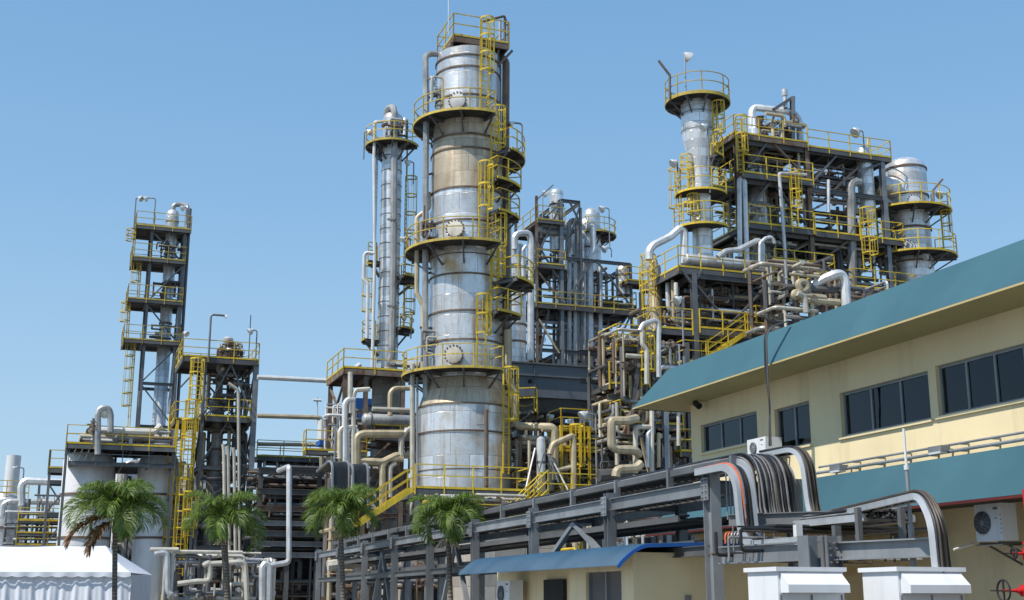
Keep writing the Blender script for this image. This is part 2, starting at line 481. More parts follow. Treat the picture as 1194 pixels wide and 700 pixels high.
def manhole(T, c, r, ang, z, s=.42, mat='beige'):
    a = R(ang); d = Vector((cos(a), sin(a), 0)); p = Vector((c[0], c[1], z))+d*(r-.05)
    m = MB(); m.lathe(p, [(s*.8, 0), (s*.8, .3), (s, .3), (s, .40), (s*.98, .44), (s*.8, .45), (.02, .46)], 24, axis=d)
    b = m.build('manhole', M[mat], T)
    m = MB(); side = d.cross(U)
    for k in range(16):
        t = 2*pi*k/16; q = p+d*.40+side*(s*1.0*cos(t))+U*(s*1.0*sin(t))
        m.tube([q-d*.06, q+d*.08], .05, 6)
    m.build('bolts', M['steelb'], b)
def frame(T, o, es, ds, z0, z1, levels, w=.26, mat='steel', bw=.14, bh=.24, braces=(), bmat=None, cols=None):
    """columns on the grid es x ds, a ring of beams at each level, listed braces ((side, bay, level, kind))"""
    for i, e in enumerate(es):
        for j, d in enumerate(ds):
            mt = (cols or {}).get((i, j), mat)
            if mt is None: continue
            post(T, loc(o, e, d, z0), loc(o, e, d, z1), w, mt)
    g = w/2
    for z in levels:
        for d in ds:
            for i in range(len(es)-1): beam(T, loc(o, es[i]+g, d, z), loc(o, es[i+1]-g, d, z), bw, bh, mat)
        for e in es:
            for j in range(len(ds)-1): beam(T, loc(o, e, ds[j]+g, z), loc(o, e, ds[j+1]-g, z), bw, bh, mat)
    lv = [z0]+sorted(levels)+[z1]
    for side, bay, k, kind in braces:
        if k+1 >= len(lv): continue
        if side in 'FB':
            d = ds[0] if side == 'F' else ds[-1]
            a, b = es[bay], es[bay+1]; f = lambda x, z: loc(o, x, d, z)
        else:
            d = es[0] if side == 'L' else es[-1]
            a, b = ds[bay], ds[bay+1]; f = lambda x, z, d=d: loc(o, d, x, z)
        zl, zh = lv[k]+.12, lv[k+1]-.12; mm = bmat or mat; c = (a+b)/2
        if kind in '/X': brace(T, f(a, zl), f(b, zh), mat=mm)
        if kind == '\\' or kind == 'X':
            off = D*.1
            brace(T, f(a, zh)+off, f(b, zl)+off, mat=mm)
        if kind == 'A': brace(T, f(a, zl), f(c, zh), mat=mm); brace(T, f(b, zl), f(c, zh), mat=mm)
        if kind == 'V': brace(T, f(a, zh), f(c, zl), mat=mm); brace(T, f(b, zh), f(c, zl), mat=mm)
def stair(T, a, b, side, w=.8, mat='yel'):
    """steps between two points with a handrail on each side"""
    a = Vector(a); b = Vector(b); s = side.normalized(); m = MB()
    for k in (-1, 1): m.bar(a+s*k*w/2, b+s*k*w/2, .05, .25)
    n = max(3, int(abs(b.z-a.z)/.22))
    for i in range(1, n):
        m.box(a.lerp(b, i/n), .25, .25, .03) if False else m.bar(a.lerp(b, i/n)-s*(w/2-.03), a.lerp(b, i/n)+s*(w/2-.03), .24, .03)
    m.build('stair', M[mat], T, smooth=False)
    for k in (-1, 1): railing(T, [a+s*k*w/2, b+s*k*w/2], toe=False, drop=.05, h=1.0, sp=1.3, mat=mat, name='handrail')
def pipework(label, o, e0, e1, d0, d1, z0, z1, n, seed, rmin=.05, rmax=.16, mats=('cream', 'silverd', 'brown', 'galv', 'beige'), vert=.45, valves=4, group=None, name='pipework'):
    """one welded bundle of small process lines running square to each other, with valves"""
    rg = random.Random(seed)
    T = thing(name, label, 'pipes', loc(o, e0, d0, z0), group)
    for i in range(n):
        r = rg.uniform(rmin, rmax); mt = rg.choice(mats)
        e, d, z = rg.uniform(e0, e1), rg.uniform(d0, d1), rg.uniform(z0, z1)
        p = [[e, d, z]]; ax = 2 if rg.random() < vert else rg.choice((0, 0, 1))
        for k in range(rg.choice((1, 2, 2, 3))):
            lo, hi = ((e0, e1), (d0, d1), (z0, z1))[ax]
            q = list(p[-1]); t = rg.uniform(lo, hi)
            if abs(t-q[ax]) < (hi-lo)*.25: t = lo if q[ax] > (lo+hi)/2 else hi
            q[ax] = t; p.append(q)
            ax = rg.choice([a for a in (0, 1, 2) if a != ax])
        pts = [loc(o, *x) for x in p]
        pipe(T, pts, r, mt, flange=rg.random() < .4)
        if i < valves:
            a, b = pts[0], pts[1]
            valve(T, a.lerp(b, .45), r*1.1+.02, (b-a).normalized(), rg.choice(('brown', 'silverd', 'steelb')))
    return T
def drum(T, a, b, r, mat='clad2', name='shell', ends=True):
    """horizontal vessel with dished ends"""
    a = Vector(a); b = Vector(b); L = (b-a).length; ax = (b-a).normalized()
    pr = [(.01, -r*.45), (r*.5, -r*.38), (r*.85, -r*.2), (r, 0), (r, L), (r*.85, L+r*.2), (r*.5, L+r*.38), (.01, L+r*.45)]
    m = MB(); m.lathe(a, pr, 24, axis=ax); return m.build(name, M[mat], T)
def vessel_top(r, z, k=.45):
    return [(r, z), (r*.92, z+r*k*.4), (r*.7, z+r*k*.75), (r*.35, z+r*k*.95), (.01, z+r*k)]
# ================================================================= SETTING
def ground():
    m = MB(); m.add([(-900, -60, 0), (900, -60, 0), (900, 2500, 0), (-900, 2500, 0)], [(0, 1, 2, 3)])
    g = m.build('ground', painted('concrete_ground', (.22, .21, .19), .95, 0, .5, (.12, .11, .09), .15, .2, streak=False), None, smooth=False); g['kind'] = 'structure'
    m = MB(); o = Vector((-9, 8, 0))
    m.lbox(o, -30, 30, -3.2, 3.2, -.05, .004)
    g = m.build('road', painted('asphalt_road', (.05, .05, .052), .95, 0, .3, (.08, .075, .07), .4, .2, streak=False), None, smooth=False); g['kind'] = 'structure'
    for s in (-1, 1):
        m = MB(); m.lbox(o, -30, 30, s*3.2-.08+s*.08, s*3.2+.08+s*.08, -.05, .13)
        g = m.build('kerb', M['conc'], None, smooth=False); g['kind'] = 'structure'
ground()
# ================================================================= MAIN BUILDING (right)
BE, BD = axes(20.3)
W = Plane(1095, 22, 450, dir=BD)
Wn = W.n                                              # points into the building (away from viewer)
corner = W(806, 500)
def wz(px, py, off=0): return W(px, py, off)
BT = thing('office_building', 'cream two storey building with teal sloping eaves and dark windows', 'building', (corner.x, corner.y, 0))
def bp(s, off, z):
    """s metres along the wall toward the viewer, off metres into the building"""
    return Vector((corner.x, corner.y, 0))-BD*s+Wn*off+U*z
def bs(px, py): return -(W(px, py)-corner).dot(BD)
ze = .4*P(742, 478, 31.6).z+.6*W(1194, 328, -1.1).z                              # eave height
SL = 27.0
wins = []
for (x0, x1, yt, yb, pn, px_) in ((818, 884, 496, 529, 3, 818), (905, 946, 477, 526, 2, 905), (982, 1087, 458, 510, 3, 982), (1095, 1235, 426, 486, 4, 1095)):
    s0, s1 = bs(x0, yb), bs(x1, yb-8)
    zt, zb = W(x0, yt).z, W(x0, yb).z
    wins.append((s0, s1, zb, zt, pn))
# windows share a head and a sill height closely: keep each as measured
m = MB()
xs = sorted([0, SL]+[w[0] for w in wins]+[w[1] for w in wins])
def wallbox(mb, s0, s1, z0, z1, o0=0.0, o1=.25):
    if s1-s0 < .001 or z1-z0 < .001: return
    c = bp((s0+s1)/2, (o0+o1)/2, (z0+z1)/2); mb.box(c, s1-s0, o1-o0, z1-z0, (-BD, Wn, U))
ztop = ze+.0
cur = 0
for (s0, s1, zb, zt, pn) in wins:
    wallbox(m, cur, s0, 0, ztop); wallbox(m, s0, s1, 0, zb); wallbox(m, s0, s1, zt, ztop); cur = s1
wallbox(m, cur, SL, 0, ztop)
wallbox(m, 0, .25, 0, ztop, .25, 9); wallbox(m, SL-.25, SL, 0, ztop, .25, 9); wallbox(m, .25, SL-.25, 0, ztop, 8.75, 9)
m.build('wall', M['wall'], BT, smooth=False)
m = MB(); wallbox(m, .25, SL-.25, 3.0, 3.1, .26, 8.7); wallbox(m, .25, SL-.25, 0.01, ztop, 4.2, 4.3)
m.build('inner_partition', M['darkw'], BT, smooth=False)
for (s0, s1, zb, zt, pn) in wins:
    m = MB(); fr = .05
    wallbox(m, s0, s1, zb, zb+fr, .08, .16); wallbox(m, s0, s1, zt-fr, zt, .08, .16)
    for i in range(pn+1):
        x = s0+(s1-s0)*i/pn; a = max(s0, x-fr/2); b = min(s1, x+fr/2)
        if i == 0: b = s0+fr
        if i == pn: a = s1-fr
        wallbox(m, a, b, zb+fr, zt-fr, .082, .158)
    wf = m.build('window', M['galv'], BT, smooth=False)
    for i in range(pn):
        m = MB(); wallbox(m, s0+(s1-s0)*i/pn+.026, s0+(s1-s0)*(i+1)/pn-.026, zb+fr, zt-fr, .11, .12)
        m.build('pane', M['glass'], wf, smooth=False)
    m = MB(); wallbox(m, s0-.05, s1+.05, zb-.05, zb, -.05, .08); m.build('sill', M['wall'], wf, smooth=False)
    m = MB(); wallbox(m, s0+.1, s0+(s1-s0)*.28, zb+.05, zt-.05, .5, .52); wallbox(m, s0+(s1-s0)*.28, s1-.1, zt-.28, zt-.03, .45, .47); m.build('curtain', M['galv'], wf, smooth=False)
# sloping eave: outer edge, set-back top edge, hip at the far end
ov = 1.1; oe = 1.0; sb = .5
zt_ = W(1194, 279, -ov+sb).z
A0 = bp(-oe, -ov, ze); A1 = bp(SL, -ov, ze)
hipx = 1.0
B0 = bp(-oe+hipx, -ov+sb, zt_); B1 = bp(SL, -ov+sb, zt_)
Bk0 = bp(-oe+hipx, 9.5-sb, zt_); Bk1 = bp(SL, 9.5-sb, zt_)
Ak0 = bp(-oe, 9.5, ze); Ak1 = bp(SL, 9.5, ze)
lip = U*.05
m = MB()
m.add([A0, A1, B1, B0, Ak0, Bk0, Ak1, Bk1, A0-lip, A1-lip, Ak0-lip], [(0, 1, 2, 3), (4, 0, 3, 5), (3, 2, 7, 5), (6, 4, 5, 7), (1, 6, 7, 2), (8, 9, 1, 0), (10, 8, 0, 4)])
m.build('roof', M['teal'], BT, smooth=False)
m = MB(); m.bar(A0-U*.03-Wn*.012, A1-U*.03-Wn*.012, .02, .035); m.build('drip_edge', M['soff'], BT, smooth=False)
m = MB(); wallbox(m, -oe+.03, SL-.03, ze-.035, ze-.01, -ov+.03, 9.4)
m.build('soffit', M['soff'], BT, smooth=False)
# lower canopy along the wall
zc1 = W(1194, 519, -.75).z; zc0 = W(1194, 576, -1.25).z
def cp(px, py, off): return W(px, py, off)
c_s0 = -(W(752, 618, -1.25)-corner).dot(BD)
a0 = bp(c_s0, -1.25, zc0); a1 = bp(SL, -1.25, zc0); b0 = bp(c_s0+.8, -.75, zc1); b1 = bp(SL, -.75, zc1); w0 = bp(c_s0+.8, .02, zc1+.1); w1 = bp(SL, .02, zc1+.1)
e0 = bp(c_s0, .02, zc0)
m = MB(); m.add([a0, a1, b1, b0, w0, w1, e0], [(0, 1, 2, 3), (3, 2, 5, 4), (6, 0, 3, 4)])
m.build('canopy', M['teal'], BT, smooth=False)
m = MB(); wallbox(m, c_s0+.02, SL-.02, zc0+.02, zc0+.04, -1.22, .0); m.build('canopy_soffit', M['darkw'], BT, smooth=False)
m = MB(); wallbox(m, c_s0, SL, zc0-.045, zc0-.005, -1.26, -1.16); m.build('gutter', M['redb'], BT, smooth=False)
# wall beyond the canopy's far end
# two conduits with saddles above the canopy
def wconduit(px0, py0, px1, py1, r, off, label):
    T = thing('wall_conduit', label, 'conduit', W(px0, py0, off))
    a, b = W(px0, py0, off), W(px1, py1, off)
    b.z = a.z
    pipe(T, [a, b], r, 'galv')
    n = 9
    for i in range(n):
        p = a.lerp(b, (i+.5)/n); m = MB(); m.box(p+Wn*(-off/2-.01), .035, abs(off)-.02, .05, (BD, Wn, U)); m.build('saddle', M['galv'], T, smooth=False)
wconduit(955, 545, 1260, 489, .022, -.18, 'upper thin grey conduit run along the cream wall above the teal canopy')
wconduit(952, 552, 1260, 499, .03, -.2, 'lower thicker grey conduit run along the cream wall above the teal canopy')
for px, py, lb in ((978, 546, 'small grey floodlight box under the wall conduits, the one nearer the cable bend'), (1095, 524, 'small grey floodlight box under the wall conduits, the one right of the pole')):
    p = W(px, py, -.3); T = thing('wall_floodlight', lb, 'lamp', p)
    m = MB(); m.box(p, .34, .2, .1, (BD, Wn, U)); m.build('housing', M['galv'], T, smooth=False)
    m = MB(); m.box(p-U*.07+Wn*-.03, .3, .16, .035, (BD, Wn, U)); m.build('lens', M['lamp'], T, smooth=False)
    m = MB(); m.bar(p+Wn*.1, p+Wn*.3, .04); m.build('bracket', M['galv'], T, smooth=False)
# corner cctv camera
p = W(810, 470, -.25); T = thing('security_camera', 'small dark camera under the eave at the far corner of the cream wall', 'camera', p)
m = MB(); m.lathe(p, [(.01, 0), (.06, .0), (.07, .03), (.07, .22), (.085, .24), (.02, .25)], 12, axis=(-BD-U*.5)); m.build('camera_body', M['dark'], T)
m = MB(); m.bar(p+U*.03, p+Wn*.25+U*.12, .04); m.build('bracket', M['galv'], T, smooth=False)
# air conditioners
def aircon(o, right, back, w, h, d, label, fanx=.3, grp=None):
    """outdoor unit: o = lower left front corner"""
    T = thing('air_conditioner', label, 'air conditioner', o, grp)
    c = o+right*w/2+back*d/2+U*h/2
    m = MB(); m.box(c, w, d, h, (right, back, U)); b = m.build('casing', M['white'], T, smooth=False)
    fc = o+right*(w*fanx)+U*h*.5; R0 = h*.31
    m = MB(); m.lathe(fc-back*.012, [(.01, 0), (R0, 0), (R0, .008)], 28, axis=-back); m.build('fan_opening', M['dark'], T)
    m = MB()
    for k in range(7):
        rr = R0*(k+1)/7.2; ring = [fc-back*.03+right*(rr*cos(2*pi*i/24))+U*(rr*sin(2*pi*i/24)) for i in range(25)]
        m.tube(ring, .004, 4, cap=False)
    for k in range(6):
        a = pi*k/6; v = right*(R0*cos(a))+U*(R0*sin(a)); m.bar(fc-v-back*.03, fc+v-back*.03, .007)
    m.lathe(fc-back*.03, [(.01, .01), (h*.07, 0), (h*.07, -.01)], 12, axis=-back); m.build('fan_guard', M['galv'], T)
    m = MB(); m.box(o+right*w*.80+back*-.004+U*h*.86, w*.16, .006, h*.06, (right, back, U)); m.box(o+right*w*.80+back*-.004+U*h*.6, w*.1, .006, h*.02, (right, back, U)); m.build('badge', M['curt'], T, smooth=False)
    m = MB()
    for k in range(5): m.box(o+right*(w*.97)+back*-.003+U*h*(.2+.12*k), w*.03, .006, h*.03, (right, back, U))
    m.build('vent_slots', M['curt'], T, smooth=False)
    return T
o = W(1139, 635, -.75); rt = -BD*1.0
T = aircon(W(1139, 632, -.8), (-BD+(-Wn)*-.0).normalized()*1.0, Wn, .60, .58, .30, 'white air conditioner unit hung on the shaded wall beneath the teal canopy')
m = MB(); q = W(1139, 632, -.8)
for s in (.08, .5): m.bar(q-BD*s-U*.03, q-BD*s+Wn*.8-U*.03, .04); m.bar(q-BD*s-U*.03+Wn*.1, q-BD*s+Wn*.8-U*.35, .03)
m.bar(q-U*.06, q-BD*.6-U*.06, .03); m.build('wall_bracket', M['steel'], T, smooth=False)
T = aircon(W(872, 535, -.55), -BD, Wn, .75, .40, .40, 'white air conditioner unit behind the top of the black cable bend, under the narrow window', .35)
m = MB(); q = W(872, 535, -.55)
for s in (.1, .8): m.bar(q-BD*s-U*.03, q-BD*s+Wn*.55-U*.03, .04); m.bar(q-BD*s-U*.03+Wn*.1, q-BD*s+Wn*.55-U*.35, .03)
m.build('wall_bracket', M['steel'], T, smooth=False)
# dark cable from the roof edge down to the trays
T = thing('hanging_cable', 'dark green cable bundle hanging from the teal roof edge down to the cable trays', 'cable', W(892, 380, -1.3))
a = W(893, 386, -1.27); b = W(899, 520, -1.2)
for k in range(3):
    o_ = BD*(.03*k)
    pts = [a+o_+Wn*.55+U*.25, a+o_+U*.05, a.lerp(b, .3)+o_*1.4, a.lerp(b, .65)+o_*-1+BD*.02*k, b+o_]
    m = MB(); m.tube(fillet(pts, .4), .018, 6); m.build('cable', M['black' if k else 'steel'], T)
# pole standing in front of the canopy
pb = P(1064, 640, 16.0); T = thing('lightning_pole', 'thin white pole with a needle tip standing before the teal canopy', 'pole', (pb.x, pb.y, 0))
pt = P(1056, 500, 16.0); x, y = pb.x, pb.y
m = MB(); m.tube([(x, y, 0), (x, y, pt.z-.5)], .024, 10); m.tube([(x, y, 0.0), (x, y, pb.z+.3)], .04, 10); m.build('pole_tube', M['galv'], T)
m = MB(); m.tube([(x, y, pt.z-.5), (x, y, pt.z)], .018, 8); m.tube([(x, y, pt.z-.53), (x, y, pt.z-.47)], .034, 8); m.build('needle_tip', M['whitep'], T)
# cabinets
def cabinet(px, Y, label, grp):
    o = P(px, 661, Y); zt = o.z; o.z = 0; w, d = .88, .66; T = thing('switch_cabinet', label, 'cabinet', o, grp)
    # left-front corner o; front along E, side along D
    m = MB(); m.lbox(o, 0, w, 0, d, .15, zt-.05); m.build('cabinet_body', M['white'], T, smooth=False)
    m = MB(); m.lbox(o, -.035, w+.035, -.035, d+.035, zt-.05, zt); m.build('cap', M['white'], T, smooth=False)
    m = MB(); m.lbox(o, .02, w-.02, .02, d-.02, 0, .15); m.build('plinth', M['conc'], T, smooth=False)
    def hood(a, b, fr):
        m = MB(); f = -.0; z1, z2, z3 = zt-.055, zt-.20, zt-.29; pr = .17
        if fr: g = lambda x, y: loc(o, x, -y-.004, 0)
        else: g = lambda x, y: loc(o, -y-.004, x, 0)
        vs = [g(a, 0)+U*z1, g(b, 0)+U*z1, g(b, pr)+U*z2, g(a, pr)+U*z2, g(b, pr)+U*z3, g(a, pr)+U*z3, g(a, 0)+U*z3, g(b, 0)+U*z3]
        m.add(vs, [(0, 1, 2, 3), (3, 2, 4, 5), (5, 4, 7, 6), (0, 3, 5, 6), (1, 7, 4, 2)])
        h = m.build('vent_hood', M['white'], T, smooth=False); 
    hood(.03, w-.03, True); 
    m = MB()
    for x in (.02, w/2-.01, w-.04): m.lbox(o, x, x+.02, -.012, -.002, .2, zt-.31)
    m.build('door_seam', M['galv'], T, smooth=False)
    m = MB()
    for x in (.1, w-.1):
        for z in (.5, 1.25): m.lbox(o, x-.015, x+.015, -.02, -.003, z, z+.09)
    m.build('hinge', M['galv'], T, smooth=False)
    m = MB(); m.lbox(o, w/2+.04, w/2+.07, -.05, -.013, .95, 1.15); m.build('handle', M['galvd'], T, smooth=False)
    m = MB(); m.lbox(o, w/2-.16, w/2+.02, -.016, -.004, 1.22, 1.27); m.build('name_plate', M['beige'], T, smooth=False)
    m = MB()
    for k in range(12): m.lbox(o, -.012, -.003, .12, d-.12, 1.05+.035*k, 1.07+.035*k)
    m.build('side_louvre', M['galv'], T, smooth=False)
    return T
cabinet(906, 14.6, 'white switch cabinet with sloped vent hood, the one under the bolted grey stub column', 'white switch cabinets at the front')
cabinet(1046, 14.3, 'white switch cabinet with sloped vent hood, the one the cable drop runs down into', 'white switch cabinets at the front')
# red hydrant
hb = P(1196, 688, 14.0); T = thing('fire_hydrant', 'red fire hydrant riser with black handwheels at the right edge', 'hydrant', (hb.x+.1, hb.y, 0))
x, y, z = hb.x+.1, hb.y, P(1192, 689, 14).z
m = MB(); m.tube([(x, y, 0), (x, y, z+.35)], .06, 14); m.tube([(x, y, z+.35), (x, y, z+1.1)], .035, 12)
for zz in (.3, z-.2, z+.16, z+.5): m.tube([(x, y, zz), (x, y, zz+.03)], .085, 16)
m.lathe((x, y, z+.3), [(.05, 0), (.09, .03), (.1, .1), (.08, .16), (.05, .2)], 16)
m.build('riser', M['red'], T)
for zz, L, s in ((z+.0, .27, 1), (z+.40, .10, 1)):
    c = Vector((x, y, zz)); ax = Vector((-.97, -.24, 0)).normalized()
    m = MB(); m.lathe(c, [(.05, 0), (.05, L*.45), (.065, L*.47), (.065, L*.6), (.035, L*.62), (.03, L*.8), (.018, L*.82), (.012, L+.14)], 14, axis=ax); b = m.build('outlet', M['red'], T)
    p = c+ax*(L+.12); sd = ax.cross(U).normalized(); rr = .115 if L > .2 else .055
    m = MB(); m.tube([p+sd*(rr*cos(2*pi*i/20))+U*(rr*sin(2*pi*i/20)) for i in range(21)], .012, 6, cap=False)
    m.bar(p-sd*rr, p+sd*rr, .016); m.bar(p-U*rr, p+U*rr, .016); m.tube([p, p+ax*.16], .008, 6); m.build('handwheel', M['dark'], b)
# pipes and lamps under the canopy
T = pipework('dark red and grey lines on the shaded wall left of the white air conditioner', bp(bs(1000, 630)-1, -.3, 0)*1.0, -.1, .25, -4.5, 1.5, 2.3, zc0-.15, 9, 71, .02, .05, ('redb', 'galvd', 'galv'), .2, 1)
p0 = W(1080, 607, -.6)
T = thing('tube_lamp', 'long white tube under the teal canopy left of the air conditioner', 'lamp', p0)
m = MB(); m.tube([W(930, 652, -.7), W(1075, 651, -.7)], .03, 8); m.build('lamp_tube', M['whitep'], T)
p0 = W(1115, 641, -.5)
T = thing('wall_bar', 'short bright bar sticking out below the hung air conditioner', 'bar', p0)
m = MB(); m.tube([W(1112, 641, -.9), W(1135, 634, -.5)], .02, 8); m.build('bar', M['whitep'], T)
T = thing('junction_box', 'small grey junction box on the shaded wall behind the trays', 'box', W(1050, 626, -.15))
m = MB(); m.box(W(1050, 626, -.1), .35, .18, .4, (BD, Wn, U)); m.build('box_body', M['galvd'], T, smooth=False)
m = MB(); m.box(W(1050, 626, -.2), .3, .02, .34, (BD, Wn, U)); m.build('lid', M['galv'], T, smooth=False)
# ================================================================= CABLE TRAYS near the camera
def sweepdir(pts):
    return [(pts[min(i+1, len(pts)-1)]-pts[max(i-1, 0)]).normalized() for i in range(len(pts))]
def tray(T, path, wv, w, side_h=.12, rungs=.3, n_cab=0, seed=1, mat='galv', extra=None, cabs=('black', 'black', 'black', 'black', 'black', 'brownc', 'greyc'), layers=2, cr=(.012, .022), flat=True):
    """ladder tray along a 3D path; wv = width direction; cables lie on its upper face and are parts too"""
    path = fillet([Vector(p) for p in path], .46, 10)
    T_ = sweepdir(path); N = len(path)
    nm = [wv.cross(t).normalized() for t in T_]
    for i in range(N):
        if nm[i].length < .1: nm[i] = U.copy()
    # make the normal face upward/outward consistently
    if nm[0].z < 0: nm = [-v for v in nm]
    for s in (0, 1):
        m = MB()
        off = wv*(w*s)
        prof = [(-.02, 0), (.02, 0), (.02, side_h), (-.02, side_h)]
        vs = []
        for i in range(N):
            for a, b in prof: vs.append(path[i]+off+wv*a+nm[i]*b)
        fs = [(i*4+k, i*4+(k+1) % 4, (i+1)*4+(k+1) % 4, (i+1)*4+k) for i in range(N-1) for k in range(4)]
        fs += [(3, 2, 1, 0), tuple((N-1)*4+k for k in range(4))]
        m.add(vs, fs)
        # lips
        for b in (0, side_h):
            vs = []
            sg = 1 if s == 0 else -1
            for i in range(N):
                for a, c in ((-.021, -.008), (.05, -.008), (.05, .008), (-.021, .008)): vs.append(path[i]+off+wv*(a*sg)+nm[i]*(b+c))
            m.add(vs, fs)
        m.build('side_rail', M['tray' if mat == 'galv' else mat], T, ang=25)
    m = MB(); L = 0; nxt = .1
    for i in range(1, N):
        seg = (path[i]-path[i-1]).length
        while L+seg > nxt:
            f = (nxt-L)/seg; p = path[i-1].lerp(path[i], f)+nm[i]*.02; m.bar(p, p+wv*w, .035, .02, up=nm[i]); nxt += rungs
        L += seg
    m.build('rung', M[mat], T, smooth=False)
    if n_cab:
        rg = random.Random(seed); groups = {}
        for k in range(n_cab):
            r = rg.uniform(*cr); u = .06+(w-.12)*((k+rg.uniform(-.3, .3))/n_cab % 1.0); lay = rg.choice(range(layers))
            mt = rg.choice(cabs) if not (extra and k == n_cab//3) else extra; h0 = .035+r+lay*.035; ph = rg.uniform(0, 6.3); am = rg.uniform(.0, .05); fq = rg.uniform(.6, 1.6)
            pts = []; L = 0
            for i in range(N):
                if i: L += (path[i]-path[i-1]).length
                uu = min(w-.04, max(.04, u+am*sin(ph+L*fq))); pts.append(path[i]+wv*uu+nm[i]*(h0+.015*sin(ph*2+L*1.3)))
            m = MB(); m.tube(pts, r, 6); m.build('cable', M[mt], T)
RE, RD = axes(19.5)
rn = {}
# main rack line: point on the viewer-side face of the big beam, at the near column
R0 = P(829, 556, 20.0)
def rp(t, off, z):
    """t metres along the rack away from the viewer, off metres to the right (toward the building)"""
    return Vector((R0.x, R0.y, 0))+RD*t+RE*off+U*z
zb1 = R0.z-.0                                             # top of main beam
zu = P(840, 531, 20.0).z                               # top of upper beam
RK = thing('pipe_rack', 'long grey steel rack carrying cable trays from the cabinets to the refinery', 'rack', rp(0, 0, 0))
RW = 1.5; RL = 36
tcol = [0.0, 4.0, 8.1, 12.3, 16.4, 20.4, 24.5, 28.6, 32.7]
for i, t in enumerate(tcol):
    for off in (0, RW):
        m = MB(); zt = zb1+.05 if off == 0 else zb1
        m.hbeam(rp(t, off, 0), rp(t, off, zt), .18, .26 if i == 0 else .17, .014, up=RD); m.build('column', M['galv'], RK, smooth=False)
    m = MB(); m.hbeam(rp(t, .11, zb1-.16), rp(t, RW-.11, zb1-.16), .12, .2, .012); m.build('cross_beam', M['galvd'], RK, smooth=False)
    m = MB(); m.hbeam(rp(t, .11, zb1-1.15), rp(t, RW-.11, zb1-1.15), .12, .16, .012); m.build('cross_beam', M['galvd'], RK, smooth=False)
    # bolted plate
    m = MB(); m.box(rp(t, -.12, zb1-.2), .02, .22, .36, (RE, RD, U)); 
    for k in range(4):
        for s in (-.06, .06): m.tube([rp(t+s, -.16, zb1-.06-.09*k), rp(t+s, -.13, zb1-.06-.09*k)], .016, 6)
    m.build('bolted_plate', M['galv'], RK, smooth=False)
for i in range(len(tcol)-1):
    a, b = tcol[i]+.11, tcol[i+1]-.11
    for off in (0, RW):
        m = MB(); m.hbeam(rp(a, off, zb1-.17), rp(b, off, zb1-.17), .12, .22, .016); m.build('beam', M['galv'], RK, smooth=False)
        m = MB(); m.hbeam(rp(a, off, zb1-1.15), rp(b, off, zb1-1.15), .1, .16, .012); m.build('beam', M['galvd'], RK, smooth=False)
    if i in (1, 3, 5):
        m = MB(); c = (a+b)/2
        m.bar(rp(a, .12, .3 if i != 1 else 2.2), rp(c, .12, zb1-.4), .11, .09); m.build('brace', M['galv'], RK, smooth=False)
        m = MB(); m.bar(rp(b, .12, .3 if i != 1 else 2.2), rp(c, .12, zb1-.4), .11, .09); m.build('brace', M['galv'], RK, smooth=False)
# upper tier: short posts carrying the upper beam, set a little to the right
for off in (.5, 1.36):
    for k in range(15):
        t = .15+k*2.3; m = MB(); m.bar(rp(t, off, zb1-.03), rp(t, off, zu+.03), .11, .07); m.build('upper_post', M['galv'], RK, smooth=False)
        if k: m = MB(); m.bar(rp(t-2.3+.06, off, zu-.06), rp(t-.06, off, zu-.06), .05, .11); m.build('upper_beam', M['galvd'], RK, smooth=False)
# trays along the rack
def strt(off, z, w, t0, t1, label, n, seed, **k):
    T = thing('cable_tray', label, 'cable tray', rp(t0, off, z))
    tray(T, [rp(t1, off, z), rp(t0, off, z)], RE, w, n_cab=n, seed=seed, mat='steel', side_h=.09, **k)
strt(.16, zb1-.25, .5, .8, 33, 'lower cable tray on the long rack beside the main beam', 8, 6)
strt(.12, zb1-.62, .6, 1.4, 30, 'shallow cable tray hung under the main beam of the long rack', 6, 8)
strt(.8, zb1-.62, .6, 1.4, 30, 'second cable tray hung under the long rack on the building side', 6, 9)
strt(.2, zb1-1.05, 1.1, 1.0, 30, 'wide lowest cable tray lying on the lower beams of the long rack', 8, 10)
# --- the big black bend, the orange-cable bend and the right bend
z_low = P(897, 613, 18.4).z
s0 = P(858, 528, 19.2)
T = thing('cable_tray', 'long rack tray ending in a wide S bend pouring down black cables', 'cable tray', s0)
Mx = -RD
pA = rp(.25, .56, zu-.10); zl = z_low; Mx = (rp(0, 0, 0)-rp(1, 0, 0)).normalized()
Pn = lambda px, py, Y: P(px, py, Y)
v0 = Vector((pA.x, pA.y, 0)); path = [pA-Mx*32, pA-Mx*1.0, pA+Mx*.42, v0+Mx*.56+U*zl, v0+Mx*3.5+U*zl]
tray(T, path, RE, .80, side_h=.08, n_cab=90, seed=3, layers=4, cr=(.012, .021), cabs=('black', 'black', 'black', 'greyc', 'greyc', 'brownc'))  # extra grey jackets paint in the sheen of the black cables
T = thing('cable_bend', 'narrow tray bend with one orange cable curving down beside the first column', 'cable tray', P(850, 545, 18.9))
pA = P(843, 548, 19.2); zl = P(880, 637, 18.0).z
v0 = Vector((pA.x, pA.y, 0))
path = [pA-Mx*.9, pA+Mx*.3, v0+Mx*.42+U*zl, v0+Mx*2.3+U*zl]
tray(T, path, RE, .27, side_h=.09, n_cab=17, seed=4, cabs=('greyc', 'black', 'black', 'brownc', 'greyc', 'black', 'black', 'brownc', 'black'), layers=2, cr=(.014, .022), extra='orange')
T = thing('cable_bend', 'tray bend with few grey cables curving down right of the wide black bend', 'cable tray', P(923, 525, 20.5))
pA = P(918, 527, 20.2); zl = P(947, 606, 19.0).z; v0 = Vector((pA.x, pA.y, 0))
q1 = P(1070, 583, 14.9); q1.z = zl
dirn = (q1-(v0+Mx*.9+U*zl)); dirn.z = 0; dirn.normalize()
